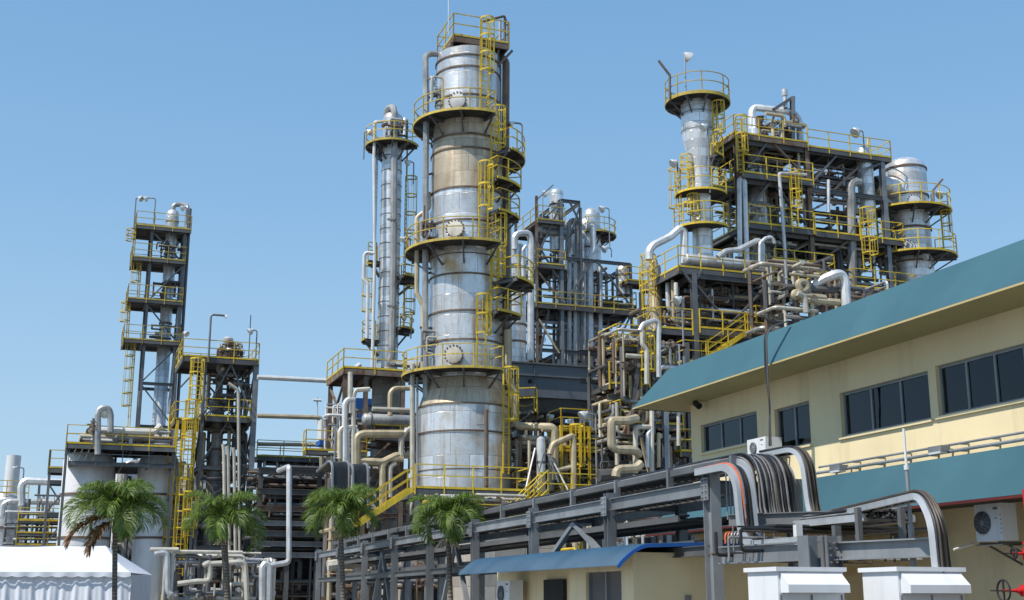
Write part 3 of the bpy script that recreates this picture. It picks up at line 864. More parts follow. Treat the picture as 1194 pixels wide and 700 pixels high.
path = [pA-Mx*.9, pA+Mx*.35, v0+Mx*.5+U*zl, q1, q1+dirn*.32-U*.30, q1+dirn*.36-U*.95]
tray(T, path, (RE+RD*.55).normalized(), .32, side_h=.06, n_cab=30, seed=12, cabs=('black', 'brownc', 'greyc', 'black'), layers=2)
# cables wrapping from behind over the top
T = thing('pipe_bank', 'row of thin upright grey conduits behind the narrow cable bend', 'conduit', P(850, 600, 19.5))
for k in range(7):
    a = P(846+k*4.2, 545+k*2, 19.9); b = Vector((a.x, a.y, P(846, 606-k, 19.9).z))
    m = MB(); m.tube([a, b], .012, 6); m.build('conduit', M['galv'], T)
T = thing('conduit_elbows', 'set of small orange and grey elbows low beside the first rack column', 'conduit', P(848, 620, 19.0))
for k in range(6):
    a = P(846+k*3.5, 634, 19.0); b = Vector((a.x, a.y, P(846, 621-k*.2, 19.0).z))
    m = MB(); m.tube(fillet([a, b, b+RE*.3+RD*.1], .08), .016, 6); m.build('conduit', M['orange' if k < 2 else 'galv'], T)
# steel frame under the bends
T = thing('tray_support', 'grey steel frame of thick beams with a bolted stub column behind the first cabinet', 'support frame', P(955, 660, 17.0))
o = P(850, 640, 18.6)
z1 = P(848, 628, 18.6).z; z0 = P(848, 650, 18.6).z; 
a = P(842, 648, 19.0); b = P(962, 641, 16.9); b.z = a.z
m = MB(); m.hbeam(a, b, .16, .26, .02); m.build('beam', M['galv'], T, smooth=False)
cpx = P(955, 640, 16.9); zc = P(955, 625, 16.9).z
for dx, ww in ((-.11, .26), (.16, .18)):
    m = MB(); m.hbeam((cpx.x+dx, cpx.y, 0), (cpx.x+dx, cpx.y, zc), ww, .24, .02, up=E); m.build('stub_column', M['galv'], T, smooth=False)
m = MB()
for k in range(5):
    for s in (.12, .2): m.tube([(cpx.x+s, cpx.y-.14, zc-.08-.09*k), (cpx.x+s, cpx.y-.11, zc-.08-.09*k)], .016, 6)
m.build('bolts', M['galvd'], T)
a = P(976, 643, 16.9); b = P(1094, 641, 15.6); b.z = a.z
m = MB(); m.hbeam(a, b, .16, .24, .02); m.build('beam', M['galv'], T, smooth=False)
a = P(930, 612, 17.6); m = MB(); m.bar(a, a-U*.42, .1, .08); m.build('hanger', M['whitep'], T, smooth=False)
m = MB(); a = P(975, 613, 17.2); m.bar(a, a-U*.42, .1, .08); m.build('hanger', M['galvd'], T, smooth=False)
for px in (1000, 1050):
    m = MB(); a = P(px, 592, 16.8); m.bar(a, a-U*.7, .07, .07); m.build('hanger', M['galvd'], T, smooth=False)
m = MB(); a = P(850, 607, 19.3); b = P(1050, 618, 18.0); b.z = a.z; m.hbeam(a, b, .1, .18, .015); m.build('beam', M['galvd'], T, smooth=False)
T = pipework('tangle of small black and grey lines below the tray bends', P(905, 640, 18.6)*1, -.8, 2.0, -.4, .5, P(905, 655, 18.6).z, P(905, 615, 18.6).z, 26, 14, .012, .03, ('black', 'greyc', 'brownc'), .3, 0)
# ================================================================= ANNEX with the blue awning
AE, AD = axes(21)
AN = P(738, 655, 21.0)
AT = thing('annex', 'low cream outbuilding with a curved blue corrugated awning under the rack', 'building', (AN.x, AN.y, 0))
def ap(s, off, z): return Vector((AN.x, AN.y, 0))+AD*s+AE*off+U*z
def abox(m, s0, s1, o0, o1, z0, z1): m.box(ap((s0+s1)/2, (o0+o1)/2, (z0+z1)/2), s1-s0, o1-o0, z1-z0, (AD, AE, U))
za = P(745, 637, 20.6).z; zf = P(728, 660, 20.3).z
# door gap between s=1.1..2.3
m = MB()
abox(m, 0, .2, 0, 3.4, 0, za-.08)
abox(m, .2, .45, 0, .2, 0, za-.08); abox(m, 1.9, 2.6, 0, .2, 0, za-.08); abox(m, .45, 1.9, 0, .2, zf-.05, za-.08)
abox(m, 2.6, 7.8, .5, .7, 0, za-.08); abox(m, 2.4, 2.6, .2, .5, 0, za-.08); abox(m, 7.6, 7.8, .7, 3.4, 0, za-.08); abox(m, .2, 7.6, 3.2, 3.4, 0, za-.08)
m.build('wall', M['wall'], AT, smooth=False)
m = MB(); abox(m, .45, 1.9, .1, .13, .02, zf-.05); b = m.build('door', M['curt'], AT, smooth=False)
m = MB()
for s in (.45, 1.15, 1.86): abox(m, s, s+.05, .05, .1, 0, zf-.05)
m.build('door_frame', M['galv'], b, smooth=False)
m = MB(); abox(m, 3.9, 4.9, .42, .49, 0.02, 2.0); m.build('door', M['dark'], AT, smooth=False)
m = MB(); p = ap(.2, 0, 0)
q = loc(Vector((AN.x, AN.y, 0)), 0, 0, 0)
abox(m, -.04, -.001, .95, 1.05, 1.55, 1.68); m.build('wall_socket', M['galv'], AT, smooth=False)
# awning profile across AE: from front edge (off=-.55) up to flat
m = MB(); prof = []
for k in range(11):
    f = k/10; prof.append((-.46+.60*f, zf+(za+.03-zf)*sin(f*pi/2)**.9))
prof += [(1.2, za+.07), (3.6, za+.12)]
nS = 150; S0, S1 = -.35, 7.7
vs = []
for i in range(nS+1):
    s = S0+(S1-S0)*i/nS; w = .022 if i % 2 else -.0
    for (o_, z) in prof: vs.append(ap(s, o_-w*.6, z+w))
K = len(prof)
m.add(vs, [(i*K+k, i*K+k+1, (i+1)*K+k+1, (i+1)*K+k) for i in range(nS) for k in range(K-1)])
m.build('awning', M['blue'], AT, ang=5)
m = MB(); pts = [ap(S0-.02, o_, z-.015) for o_, z in prof]
for i in range(len(pts)-1): m.bar(pts[i], pts[i+1], .03, .06)
m.build('awning_edge', M['blueb'], AT, smooth=False)
T = aircon(ap(6.6, .05, 1.45), -AD, AE, .75, .55, .3, 'white air conditioner unit under the far end of the blue awning', .35)
m = MB()
for s in (6.5, 6.0): m.bar(ap(s, .05, 1.42), ap(s, .5, 1.42), .04); m.bar(ap(s, .1, 1.42), ap(s, .5, 1.1), .03)
m.build('wall_bracket', M['galv'], T, smooth=False)
# ================================================================= MAIN TOWER
def azim(v): return math.degrees(math.atan2(v.y, v.x))
C = P(541.5, 540, 62); zM = lambda y: P(541, y, 62).z
MT = thing('distillation_tower', 'tallest and widest silver tower with rust stains, ringed by yellow platforms', 'tower', (C.x, C.y, 0))
r0, r1, r2 = 55*mpp(540, 62), 42*mpp(250, 62), 37*mpp(90, 62)
rT = lambda z: r0 if z < zM(478) else (r0+(r1-r0)*(z-zM(478))/(zM(446)-zM(478)) if z < zM(446) else (r1 if z < zM(168) else r2 if z > zM(140) else r1+(r2-r1)*(z-zM(168))/(zM(140)-zM(168))))
c2 = (C.x, C.y, 0)
shell(MT, c2, [(r0, 0.0), (r0, zM(572)), (r0, zM(478))], 'clad', 'lower_shell')
shell(MT, c2, [(r0, zM(478)), (r1, zM(446))], 'cladr', 'cone')
shell(MT, c2, [(r1, zM(446)), (r1, zM(232))], 'clad', 'middle_shell')
shell(MT, c2, [(r1, zM(232)), (r1, zM(183)), (r1-.08, zM(168)), (r2+.05, zM(140))], 'cladr', 'stained_shell')
shell(MT, c2, [(r2, zM(140)), (r2, zM(69))]+vessel_top(r2, zM(69), .14), 'clad', 'upper_shell')
rings(MT, c2, [(zM(y), rT(zM(y)+.01)) for y in (79, 92, 124, 170, 186, 231, 268, 329, 371, 404, 478, 509)], 'ringm', .085, .055)
rings(MT, c2, [(zM(y), rT(zM(y)+.01)) for y in (306, 446, 552)], 'ringm', .05, .03)
wl = math.degrees(math.atan2(-C.y, -C.x))             # direction from the tower to the camera (about 267 deg)
ca = math.degrees(math.atan2(0-C.y, 0-C.x)) % 360
def on(ang, r, z): a = R(ang); return Vector((C.x+r*cos(a), C.y+r*sin(a), z))
# curved platforms (angles: ca is toward the camera, smaller is to the left)
for y, ro, a0, a1 in ((150, 1.15, ca-118, ca+30), (297, 1.25, ca-112, ca+33), (440, 1.3, ca-112, ca+35)):
    z = zM(y); r = rT(z+.6); ringplat(MT, C, z, r+.03, r+ro, a0, a1)
    manhole(MT, C, r, ca-15, z+.75, .45, 'silverd' if y == 150 else 'cream')
for y, ro, a0, a1 in ((187, 1.15, ca+48, ca+118), (223, 1.0, ca+32, ca+78), (335, 1.6, ca+48, ca+92), (373, 1.1, ca+32, ca+70), (481, 1.3, ca+72, ca+120), (258, .9, ca+36, ca+80)):
    z = zM(y); r = rT(z); ringplat(MT, C, z, r+.03, r+ro, a0, a1, rail='yelb')
# ladders down the right front
def tl(ang, y0, y1, cage=True, mat='yelb', cz=2.0):
    z0, z1 = zM(y0), zM(y1); r = max(rT(z0), rT((z0+z1)/2), rT(z1))+.22; p = on(ang, r, 0)
    ladder(MT, p, z0, z1, (p-Vector((C.x, C.y, 0))), cage, mat, cz)
tl(ca+26, 150, 42, cz=2.4); tl(ca+42, 225, 140, cz=2.0); tl(ca+24, 295, 206, cz=1.8); tl(ca+42, 373, 300, cz=1.9); tl(ca+22, 440, 356, cz=1.8); tl(ca+52, 556, 436, cz=2.6); tl(ca+44, 335, 262, cz=1.8)
# square top platform with its frame
zt = zM(57); o = Vector((C.x, C.y, 0))
o2 = o+U*0
MT_h = 1.15
deck(MT, o, -1.25, 1.85, -1.35, 1.6, zt, 'FBLR', 'steelb', 'yel', 1.25, .3)
for e_, d_ in ((-1.2, -1.0), (1.3, -1.0), (1.3, 1.2), (-1.2, 1.2)):
    m = MB(); m.bar(loc(o, e_, d_, zM(74)), loc(o, e_*1.05, d_*1.05, zt-.3), .12); m.build('bracket', M['steelb'], MT, smooth=False)
for z, e_ in ((zt-.8, 1.9),): 
    m = MB(); m.bar(loc(o, 1.2, -1.0, z-.6), loc(o, 2.1, -1.2, zt-.3), .12); m.build('bracket', M['steelb'], MT, smooth=False)
# davit and needle on top
dv = thing('davit', 'small rusty lifting arm on the top platform of the tallest tower', 'davit', loc(o, 1.7, -1.1, zt))
m = MB(); m.tube(fillet([loc(o, 1.75, -1.0, zt), loc(o, 1.75, -1.0, zM(22)), loc(o, .35, -1.25, zM(36))], .1), .07, 8); m.build('arm', M['brown'], dv)
m = MB(); m.tube([loc(o, 1.75, -1.0, zM(24)), loc(o, 1.95, -.95, zM(30)), loc(o, 1.95, -.95, zt+.2)], .04, 6); m.build('stay', M['steelb'], dv)
nd = thing('lightning_rod', 'thin pale rod rising from the top of the tallest tower', 'rod', loc(o, -1.5, -1.2, zt))
m = MB(); m.tube([loc(o, -1.5, -1.28, zt), loc(o, -1.53, -1.28, zM(-12))], .035, 6); m.build('rod', M['whitep'], nd)
# pipes fixed along the tower
def mtp(name, label, pts, r, mat, **k):
    T = thing(name, label, 'pipe', pts[0]); pipe(T, pts, r, mat, **k)
    zs = sorted((pts[-1].z, pts[0].z)); return T
yy = lambda px, py, dy=0: P(px, py, 62+dy)
pl = Plane(495, 61.0, 300, dir=Vector((1, 0, 0)))
T = mtp('vapour_pipe', 'tall grey pipe up the left side of the tallest tower, elbowed at top', [pl(520, 63, .6), pl(496, 63, .2), pl(497, 140), pl(496, 247), pl(496, 420), pl(499, 575)], .17, 'silverd', bands=1.6)
T = mtp('side_pipe', 'brown pipe with two jogs down the left edge of the tallest tower', [pl(500, 225, .4), pl(500, 243, .2), pl(486, 254, .2), pl(486, 342), pl(493, 356), pl(493, 440)], .12, 'beige')
T = mtp('side_pipe', 'pair of slim pale lines left of the rusty cone of the tallest tower', [pl(481, 425), pl(481, 600)], .13, 'cream', bands=1.3); pipe(T, [pl(486.5, 440, -.1), pl(486.5, 600, -.1)], .06, 'galv')
pr = Plane(590, 61.3, 300, dir=Vector((1, 0, 0)))
T = mtp('riser_pipe', 'dark brown riser pipe close along the right side of the tallest tower', [pr(584, 66, .9), pr(590, 72, .6), pr(589, 250, .9), pr(589, 345, .9), pr(591, 440, 1.2), pr(591, 560, 1.6)], .20, 'brown', bands=2)
T = mtp('riser_pipe', 'thinner grey riser pipe beside the dark brown one on the tallest tower', [pr(583, 24, 1.0), pr(583, 200, 1.2), pr(594, 215, 1.2), pr(595, 420, 1.2)], .09, 'silverd')
T = mtp('riser_pipe', 'narrow dark brown upright tube on the right flank of the tallest tower base', [pr(567, 478, -2.3), pr(567, 570, -2.3)], .1, 'brown')  # dark brown upright tube along the narrow gap beside the lower shell
T = mtp('outlet_pipe', 'thick brown pipe leaving the tallest tower base toward the white bottle vessel', [pr(592, 385, 0), pr(592, 440, 0), pr(600, 460, 0), pr(600, 497, 0), pr(643, 498, -.6), pr(647, 502, -.6), pr(647, 545, -.6)], .2, 'beige')
for y in (115, 205, 320, 410):
    m = MB(); m.bar(on(ca-80, rT(zM(y))-.05, zM(y)), pl(496, y), .1); m.build('pipe_bracket', M['steel'], MT, smooth=False)
# name of the small items on platforms
m = MB(); p = on(ca+19, rT(zM(488))+.03, zM(491)); m.box(p, .42, .1, .95, (Vector((1, 0, 0)), Vector((0, 1, 0)), U)); m.build('patch_plate', M['silverd'], MT, smooth=False)
for y in (140, 287, 430):
    T = pipework('small instrument lines on the tallest tower at platform height, the %s set' % {140: 'uppermost', 287: 'middle', 430: 'lowest'}[y], on(ca-60, rT(zM(y))+.35, zM(y)), -.3, .5, -.3, .3, zM(y)+.1, zM(y)+1.9, 7, 50+y, .03, .07, ('brown', 'galv', 'cream'), .5, 2)
for i, (px, py, h, dx, lb) in enumerate(((609, 190, 2.2, -.5, 'floodlight on a thin post right of the tallest tower, level with its second platform'), (478, 298, 0.9, -.3, 'small floodlight on the left rail of the middle platform of the tallest tower'))):
    floodlight(P(px, py, 62), h, Vector((dx, -.1, 0)), lb, r=.05, bulb=.14)
# base platform in front and its stair
bz = P(560, 568, 57).z
BP = thing('access_platform', 'yellow railed access platform wrapped round the foot of the tallest tower', 'platform', P(440, 600, 58).xy.to_3d())
o = P(484, 568, 57.5); o.z = 0
deck(BP, o, 0, 5.6, 0, 3.2, bz, 'FR', 'galvd', 'yelb', 1.1, .35)
deck(BP, o, 5.9, 12.5, -.6, 3.0, bz-.25, 'FR', 'galvd', 'yelb', 1.1, .35)
stair(BP, loc(o, -2.6, .5, bz-1.7), loc(o, -.1, .5, bz-.05), D, .9, 'yelb')
for e_ in (.1, 3, 5.4, 8, 11.8):
    post(BP, loc(o, e_, .1 if e_ < 5.5 else -.4, 0), loc(o, e_, .1 if e_ < 5.5 else -.4, bz-.5 if e_ > 0 else bz-1.3), .25, 'galvd')
stair(BP, loc(o, 3.4, -2.4, bz-2.2), loc(o, 6.1, -.8, bz-.1), D*1.0, .8, 'yelb')
deck(BP, o, 2.0, 5.0, -3.0, -1.2, bz-1.9, 'FR', 'galvd', 'yelb', 1.0, .2)
# ================================================================= SLENDER COLUMN (left of the main tower)
C = P(452, 400, 72); zS = lambda y: P(452, y, 72).z
ST = thing('slender_column', 'slim tall silver column with a bent pipe at its top, left of the tallest tower', 'column', (C.x, C.y, 0))
rs = 12*mpp(300, 72); cs = (C.x, C.y, 0)
shell(ST, cs, [(rs, zS(432)), (rs, zS(140))]+vessel_top(rs, zS(140), .8), 'clad2', n=32)
shell(ST, cs, [(17*mpp(470, 72), 0), (17*mpp(470, 72), zS(440)), (rs, zS(430))], 'cladd', 'skirt', n=32)
rings(ST, cs, [(zS(y), rs) for y in range(150, 430, 17)], 'ringm', .04, .02, n=32)
ca = math.degrees(math.atan2(-C.y, -C.x)) % 360
def on(ang, r, z): a = R(ang); return Vector((C.x+r*cos(a), C.y+r*sin(a), z))
ringplat(ST, C, zS(172), rs+.02, rs+1.0, ca-150, ca+75)
ringplat(ST, C, zS(326), rs+.02, rs+1.15, ca+30, ca+120)
ringplat(ST, C, zS(385), rs+.02, rs+.9, ca+30, ca+120)
ringplat(ST, C, zS(398), rs+.02, rs+.9, ca-130, ca-60)
ringplat(ST, C, zS(306), rs+.02, rs+.7, ca-120, ca-70)
def lad(ang, y0, y1, cage=True, mat='yel', cz=1.8, zf=zS):
    p = on(ang, rs+.3, 0); ladder(ST, p, zf(y0), zf(y1), p-Vector((C.x, C.y, 0)), cage, mat, cz)
lad(ca+78, 326, 208); lad(ca-85, 398, 310); lad(ca+82, 385, 335, True, cz=1.0); lad(ca+95, 208, 172, False); lad(ca-80, 306, 176, False, 'galv')
ps = Plane(455, 71, 300, dir=Vector((1, 0, 0)))
T = thing('overhead_pipe', 'pale pipe looped over the top of the slim column and run down its front', 'pipe', ps(457, 430))
pipe(T, [ps(451, 141, 1), ps(451, 128, .8), ps(458, 124, .4), ps(460, 132), ps(459, 300), ps(457, 415), ps(454, 424), ps(462, 424), ps(490, 426, -.5)], .21, 'silverd', bend=.5, bands=2.2)
for y in (256, 357, 425):
    m = MB(); m.bar(ps(452, y, -.05), ps(461, y, -.25), .12); m.build('pipe_clamp', M['steel'], T, smooth=False)
T = thing('loop_pipe', 'thin white pipe with a square loop left of the slim column', 'pipe', ps(436, 430))
pipe(T, [ps(447, 142, .3), ps(437, 142), ps(437, 160), ps(436, 182), ps(437, 300), ps(434, 430)], .1, 'whitep')
pipe(T, [ps(437, 296), ps(425, 294), ps(424, 325), ps(429, 332), ps(428, 395)], .11, 'whitep')
for px, py, h, a, lb in ((424, 186, 1.8, .25, 'floodlight on a post left of the slim column head'), (482, 215, 1.4, -.25, 'floodlight on a post right of the slim column, near the tallest tower'), (479, 395, 1.3, -.3, 'floodlight on a post low between the slim column and the tallest tower')):
    floodlight(P(px, py, 71.5), h, Vector((a, -.1, 0)), lb, bulb=.17)
T = pipework('cluster of nozzles and instrument lines at the head of the slim column', on(ca, rs+.3, 0), -.6, .9, -.4, .3, zS(172)+.1, zS(145), 10, 91, .04, .1, ('brown', 'silver', 'galv'), .5, 3)
# ================================================================= structure under the slender column
SP = Plane(403, 69, 450)
o = SP(403, 434); zo = lambda y: P(403, y, 69).z; o.z = 0
SS = thing('steel_structure', 'steel frame with a yellow railed deck carrying the slim column', 'steel structure', o)
e1 = (SP(427, 434)-SP(403, 434)).dot(E); e2 = (SP(470, 434)-SP(403, 434)).dot(E)
lv = [zo(y) for y in (600, 548, 497, 434)]
deck(SS, o, -.2, e2+.1, -.3, 4.2, zo(430), 'FL', 'steelb', 'yelb', 1.1, .3)
frame(SS, o, [0, e1, e2], [0, 4], 0, zo(438), lv[:3], .24, 'steelb', braces=[('F', 1, 2, '/'), ('L', 0, 3, 'X'), ('F', 1, 1, 'A'), ('L', 0, 2, '/')])
deck(SS, o, 1.4, e2+1, -1.4, -.3, zo(510), 'FL', 'steel', 'yelb', 1.1, .2)
deck(SS, o, -2.2, e1, -.6, .1, zo(528), 'FLR', 'steel', 'yelb', 1.1, .2)
deck(SS, o, e1, e2+1, .1, 3.8, zo(499), '', 'steel', 'yelb', 1.1, .2)
T = thing('heat_exchanger', 'pale horizontal drum on the frame left of the tallest tower', 'vessel', SP(424, 489, -1.2))
a = SP(425, 489, -1.2); b = SP(484, 489, -1.2); b.z = a.z; drum(T, a, b, .34, 'silverd', 'shell')
for f in (.12, .55):
    m = MB(); p = a.lerp(b, f); m.bar(p-U*.35, p-U*.8, .25, .3); m.build('saddle', M['steel'], T, smooth=False)
m = MB(); m.tube([a+E*.25, a+E*.33], .42, 20); m.build('flange', M['silverd'], T)
# bent beige pipes in front
FP = Plane(420, 64, 500)
def fp(name, label, pts, r, mat='cream', pl=FP, cat='pipe', **k):
    T = thing(name, label, cat, pl(*pts[0])); pipe(T, [pl(*p) for p in pts], r, mat, **k); return T
fp('process_pipe', 'thick beige pipe turned down in an arch left of the tallest tower base', [(416, 555), (416, 509), (424, 506), (468, 506), (482, 507, .5)], .22, 'beige', bend=.7)
fp('process_pipe', 'beige branch pipe dropping from the arch toward the tower foot', [(468, 532), (468, 512), (473, 504), (486, 495, .3)], .16, 'cream', bend=.5)
fp('process_pipe', 'long beige pipe stepping up with a slanted elbow behind the yellow stair rails', [(398, 542, 1), (414, 537), (446, 539), (462, 531), (486, 531, .5)], .18, 'beige', bend=.5)
fp('process_pipe', 'square-bent pale pipe standing before the frame of the slim column', [(412, 600), (412, 463), (414, 455), (431, 454)], .13, 'cream', bend=.35)
fp('process_pipe', 'tall white pipe with an elbow on the left edge of the slim column frame', [(402, 560), (402, 472), (405, 466), (414, 466)], .15, 'whitep', bend=.35)
fp('process_pipe', 'upright pale pipe reaching the slim column deck', [(408.5, 482), (408.5, 434)], .13, 'cream')
fp('process_pipe', 'short brown beige pipe running left from the lower elbow', [(396, 535), (396, 503), (400, 498), (416, 498)], .12, 'cream', bend=.3)
fp('process_pipe', 'red stained white pipe beside the tall white pipe', [(405.5, 540), (405.5, 500), (417, 500), (417, 510)], .1, 'whitep')
fp('process_pipe', 'horizontal cream line over the pale drum', [(434, 477), (478, 478.5)], .12, 'cream')
fp('process_pipe', 'arched pipe in front of the dark skirt of the slim column', [(455, 485, 2), (455, 458, 2), (460, 453, 2), (478, 453, 2)], .14, 'beige', bend=.4)
fp('process_pipe', 'pipe bent downward beside the yellow stair at the tallest tower foot', [(446, 590), (446, 543), (452, 535), (470, 535)], .17, 'beige', bend=.3)
fp('process_pipe', 'rusty vertical pipe left of the yellow stair', [(455, 580), (455, 544), (462, 540)], .13, 'cream', bend=.3)
o = SP(400, 600, 0.3); o.z = 0
pipework('crowded small process lines inside the frame below the slim column, upper part', o, .2, 4.6, .2, 3.6, zo(545), zo(470), 34, 1, .05, .13, ('cream', 'brown', 'silverd', 'galv', 'steelb'), .4, 8)
pipework('crowded small process lines inside the frame below the slim column, lower part', o, -.5, 5.2, .1, 3.6, 1, zo(545), 30, 2, .06, .16, ('brown', 'steel', 'galvd', 'beige'), .4, 6)
pipework('thin white and red stained lines with valves left of the slim column frame', SP(385, 540, -.5), -.3, 1.2, -.5, .8, zo(560), zo(470), 18, 3, .04, .09, ('whitep', 'cream', 'redb', 'galv'), .6, 8)
# blue tanks seen behind
for px, py, w_, h_, lb in ((388, 500, 1.4, 1.4, 'small white and blue box unit behind the left edge of the slim column frame'), (424, 476, 2.2, 1.5, 'bright blue box behind the pale drum')):
    p = P(px, py, 75); T = thing('control_box', lb, 'box', p)
    m = MB(); m.lbox(p, -w_/2, w_/2, 0, 1.2, p.z-h_*.5, p.z+h_*.4); m.build('box_body', M['whitep' if px < 400 else 'blueb'], T, smooth=False)
    m = MB(); m.lbox(p, -w_/2-.05, w_/2+.05, -.05, 1.25, p.z-h_*.5-.3, p.z-h_*.5); m.build('base_band', M['blueb' if px < 400 else 'whitep'], T, smooth=False)
# draped black cables
for i, (px0, px1, yt, lb) in enumerate(((388, 407, 538, 'curtain of black cables dropping from the tray left of the beige pipes'), (412, 429, 541, 'second curtain of black cables right of the first, behind the third palm'))):
    Pl = Plane(px0, 60.5, 560); T = thing('cable_drop', lb, 'cables', Pl(px0, yt))
    for k in range(16):
        x = px0+1+(px1-px0-2)*k/15; pts = [Pl(x-18, yt+12, 2.2), Pl(x-4, yt+1, .6), Pl(x, yt+3, 0), Pl(x, yt+62, 0)]
        m = MB(); m.tube(fillet(pts, .5, 4), .05, 6); m.build('cable', M['black'], T)
    for x in (px0-.3, px1+.3):
        m = MB(); m.tube(fillet([Pl(x-18, yt+12, 2.2), Pl(x-4, yt, .6), Pl(x, yt+2, -.05), Pl(x, yt+75, -.05)], .5, 4), .07, 6); m.build('side_rail', M['galv'], T)
# ================================================================= FAR LEFT TOWER
FL = Plane(172, 95, 350)
o = FL(172, 350); zo = lambda y: P(172, y, 95).z; o.z = 0
ex = lambda px, y=350: (FL(px, y)-FL(172, y)).dot(E)
TT = thing('steel_tower', 'tall open steel tower with four railed decks at the far left', 'steel structure', o)
eW = ex(211); Y4 = (268, 305, 353, 400, 447, 497, 545)
lv = [zo(y) for y in Y4]
frame(TT, o, [0, eW], [0, 2.6], 0, zo(266), sorted(lv), .2, 'galvd', braces=[('F', 0, k, '/' if k % 2 else '\\') for k in range(1, 7)]+[('R', 0, k, '/' if k % 2 else '\\') for k in range(1, 7)]+[('L', 0, k, '\\' if k % 2 else '/') for k in range(1, 7)])
for y, el, er in ((266, -1.3, eW+.4), (303, -1.4, eW+.1), (351, -1.5, eW+.1), (398, -1.6, eW+.1)):
    deck(TT, o, el, er, -.5, 2.9, zo(y), 'FLRB', 'steel', 'yel', 1.15, .22)
for k, (ya, yb) in enumerate(((303, 268), (351, 305), (398, 353), (497, 400))):
    p = loc(o, -1.0+(.3 if k % 2 else -.3), .6, 0); ladder(TT, p, zo(ya), zo(yb), -E-D*.3, True, 'yel', 1.6)
for e_, d_ in ((eW+.3, .3), (eW+.35, 1.2)):
    m = MB(); m.tube([loc(o, e_, d_, 2), loc(o, e_, d_, zo(238))], .12, 8); m.build('drain_pipe', M['galvd'], TT)
cc = loc(o, eW*.62, 1.3, 0); CT = thing('thin_column', 'dull grey process column standing inside the far left steel tower', 'column', cc)
rr = .46
shell(CT, cc, [(rr*1.15, 0), (rr*1.15, zo(400)), (rr, zo(398)), (rr, zo(262))], 'clad2', n=24)
shell(CT, cc, [(rr, zo(262)), (rr*1.1, zo(258)), (rr*1.1, zo(243))]+vessel_top(rr*1.1, zo(243), .9), 'clad2', 'head', n=24)
T = thing('overhead_pipe', 'silver pipe looped over the head of the far left tower and down its right side', 'pipe', loc(o, eW, .4, zo(300)))
pipe(T, [cc+U*zo(240), cc+U*zo(231), cc+E*.9+U*zo(229.5), loc(o, eW+.1, .4, zo(236)), loc(o, eW+.1, .4, zo(300)), loc(o, eW-.3, .3, zo(480))], .19, 'silverd', bend=.6)
rings(CT, cc, [(zo(y), rr*1.02) for y in (252, 290, 325, 372, 420, 450)], 'brown', .12, .05, n=24)
for y in (303, 351, 398):
    pipework('dark valves and small lines on the far left tower, on its %s deck' % {303: 'second', 351: 'third', 398: 'fourth'}[y], loc(o, eW*.35, .1, 0), -.5, 1.9, -.1, 1, zo(y)+.1, zo(y)+1.8, 9, y, .05, .12, ('steel', 'brown', 'galvd'), .5, 3)
for px, py, h, a, lb in ((156, 266, 2.5, .3, 'floodlight with a bent neck at the top left of the far left tower'), (179, 265, 2.4, -.6, 'curved lamp post at the top middle of the far left tower'), (217, 262, 1.4, -.2, 'short floodlight at the top right of the far left tower'), (212, 403, 1.0, .2, 'white floodlight beside the lowest deck of the far left tower')):
    floodlight(P(px, py, 94.6), h, Vector((a, -.1, 0)), lb, bulb=.2, r=.055)
# ================================================================= NEAR LEFT STRUCTURE
NL = Plane(240, 80, 420)
o = NL(240, 420); zo = lambda y: P(240, y, 80).z; o.z = 0
ex = lambda px, y=420: (NL(px, y)-NL(240, y)).dot(E)
NT_ = thing('steel_structure', 'steel frame with a bright yellow ladder shaft and valves on top', 'steel structure', o)
eW = ex(299)
lv = [zo(y) for y in (640, 590, 545, 488, 421)]
post(NT_, loc(o, eW, -.02, 0), loc(o, eW, -.02, zo(421)), .34, 'galv')
frame(NT_, o, [0, eW], [0, 4.2], 0, zo(419), lv, .2, 'galvd', braces=[('F', 0, 4, 'A'), ('F', 0, 3, 'A'), ('L', 0, 4, '/'), ('L', 0, 3, '\\'), ('R', 0, 4, 'X'), ('R', 0, 3, 'X'), ('F', 0, 2, '/'), ('B', 0, 3, 'X'), ('B', 0, 4, 'X')], bmat='galvd', cols={(1, 0): None})
deck(NT_, o, ex(212), eW+.1, -.4, 4.5, zo(418), 'FLRB', 'steel', 'yelb', 1.15, .3)
deck(NT_, o, ex(243), eW-.3, -.5, 4.3, zo(486), 'FLR', 'steel', 'yelb', 1.15, .3)
deck(NT_, o, ex(208), ex(240), .1, 3, zo(490), 'FL', 'steel', 'yelb', 1.15, .25)
deck(NT_, o, ex(206), ex(235), .1, 3, zo(578), 'FL', 'steel', 'yelb', 1.15, .25)
deck(NT_, o, ex(204), ex(228), .1, 3, zo(628), 'FL', 'steel', 'yelb', 1.15, .25)
for k, (px, ya, yb) in enumerate(((229, 486, 422), (224, 578, 492), (226, 530, 470), (222, 672, 560), (231, 628, 575))):
    p = loc(o, ex(px), -.45+.2*(k % 2), 0); ladder(NT_, p, zo(ya), zo(yb), -D, True, 'yelb', .9 if k < 4 else .6, .6, .45)
post(NT_, loc(o, ex(207), .2, 0), loc(o, ex(212), .2, zo(490)), .2, 'yelb', h=False)
stair(NT_, loc(o, ex(211), .3, zo(548)), loc(o, ex(213), 3.0, zo(497)), E, .8, 'yelb')
for ya, yb in ((486, 438), (578, 500)): brace(NT_, loc(o, 0, -.1, zo(yb)+1), loc(o, ex(212), -.1, zo(yb+16)), mat='galvd')
cc = loc(o, ex(262), 1.8, 0); CT = thing('small_column', 'narrow dull column inside the frame beside the yellow ladder shaft', 'column', cc)
shell(CT, cc, [(.55, 0), (.55, zo(560)), (.38, zo(545)), (.38, zo(475)), (.48, zo(474)), (.48, zo(463)), (.2, zo(455)), (.2, zo(428)), (.3, zo(426)), (.3, zo(405)), (.12, zo(402)), (.01, zo(400))], 'cladd', n=24)
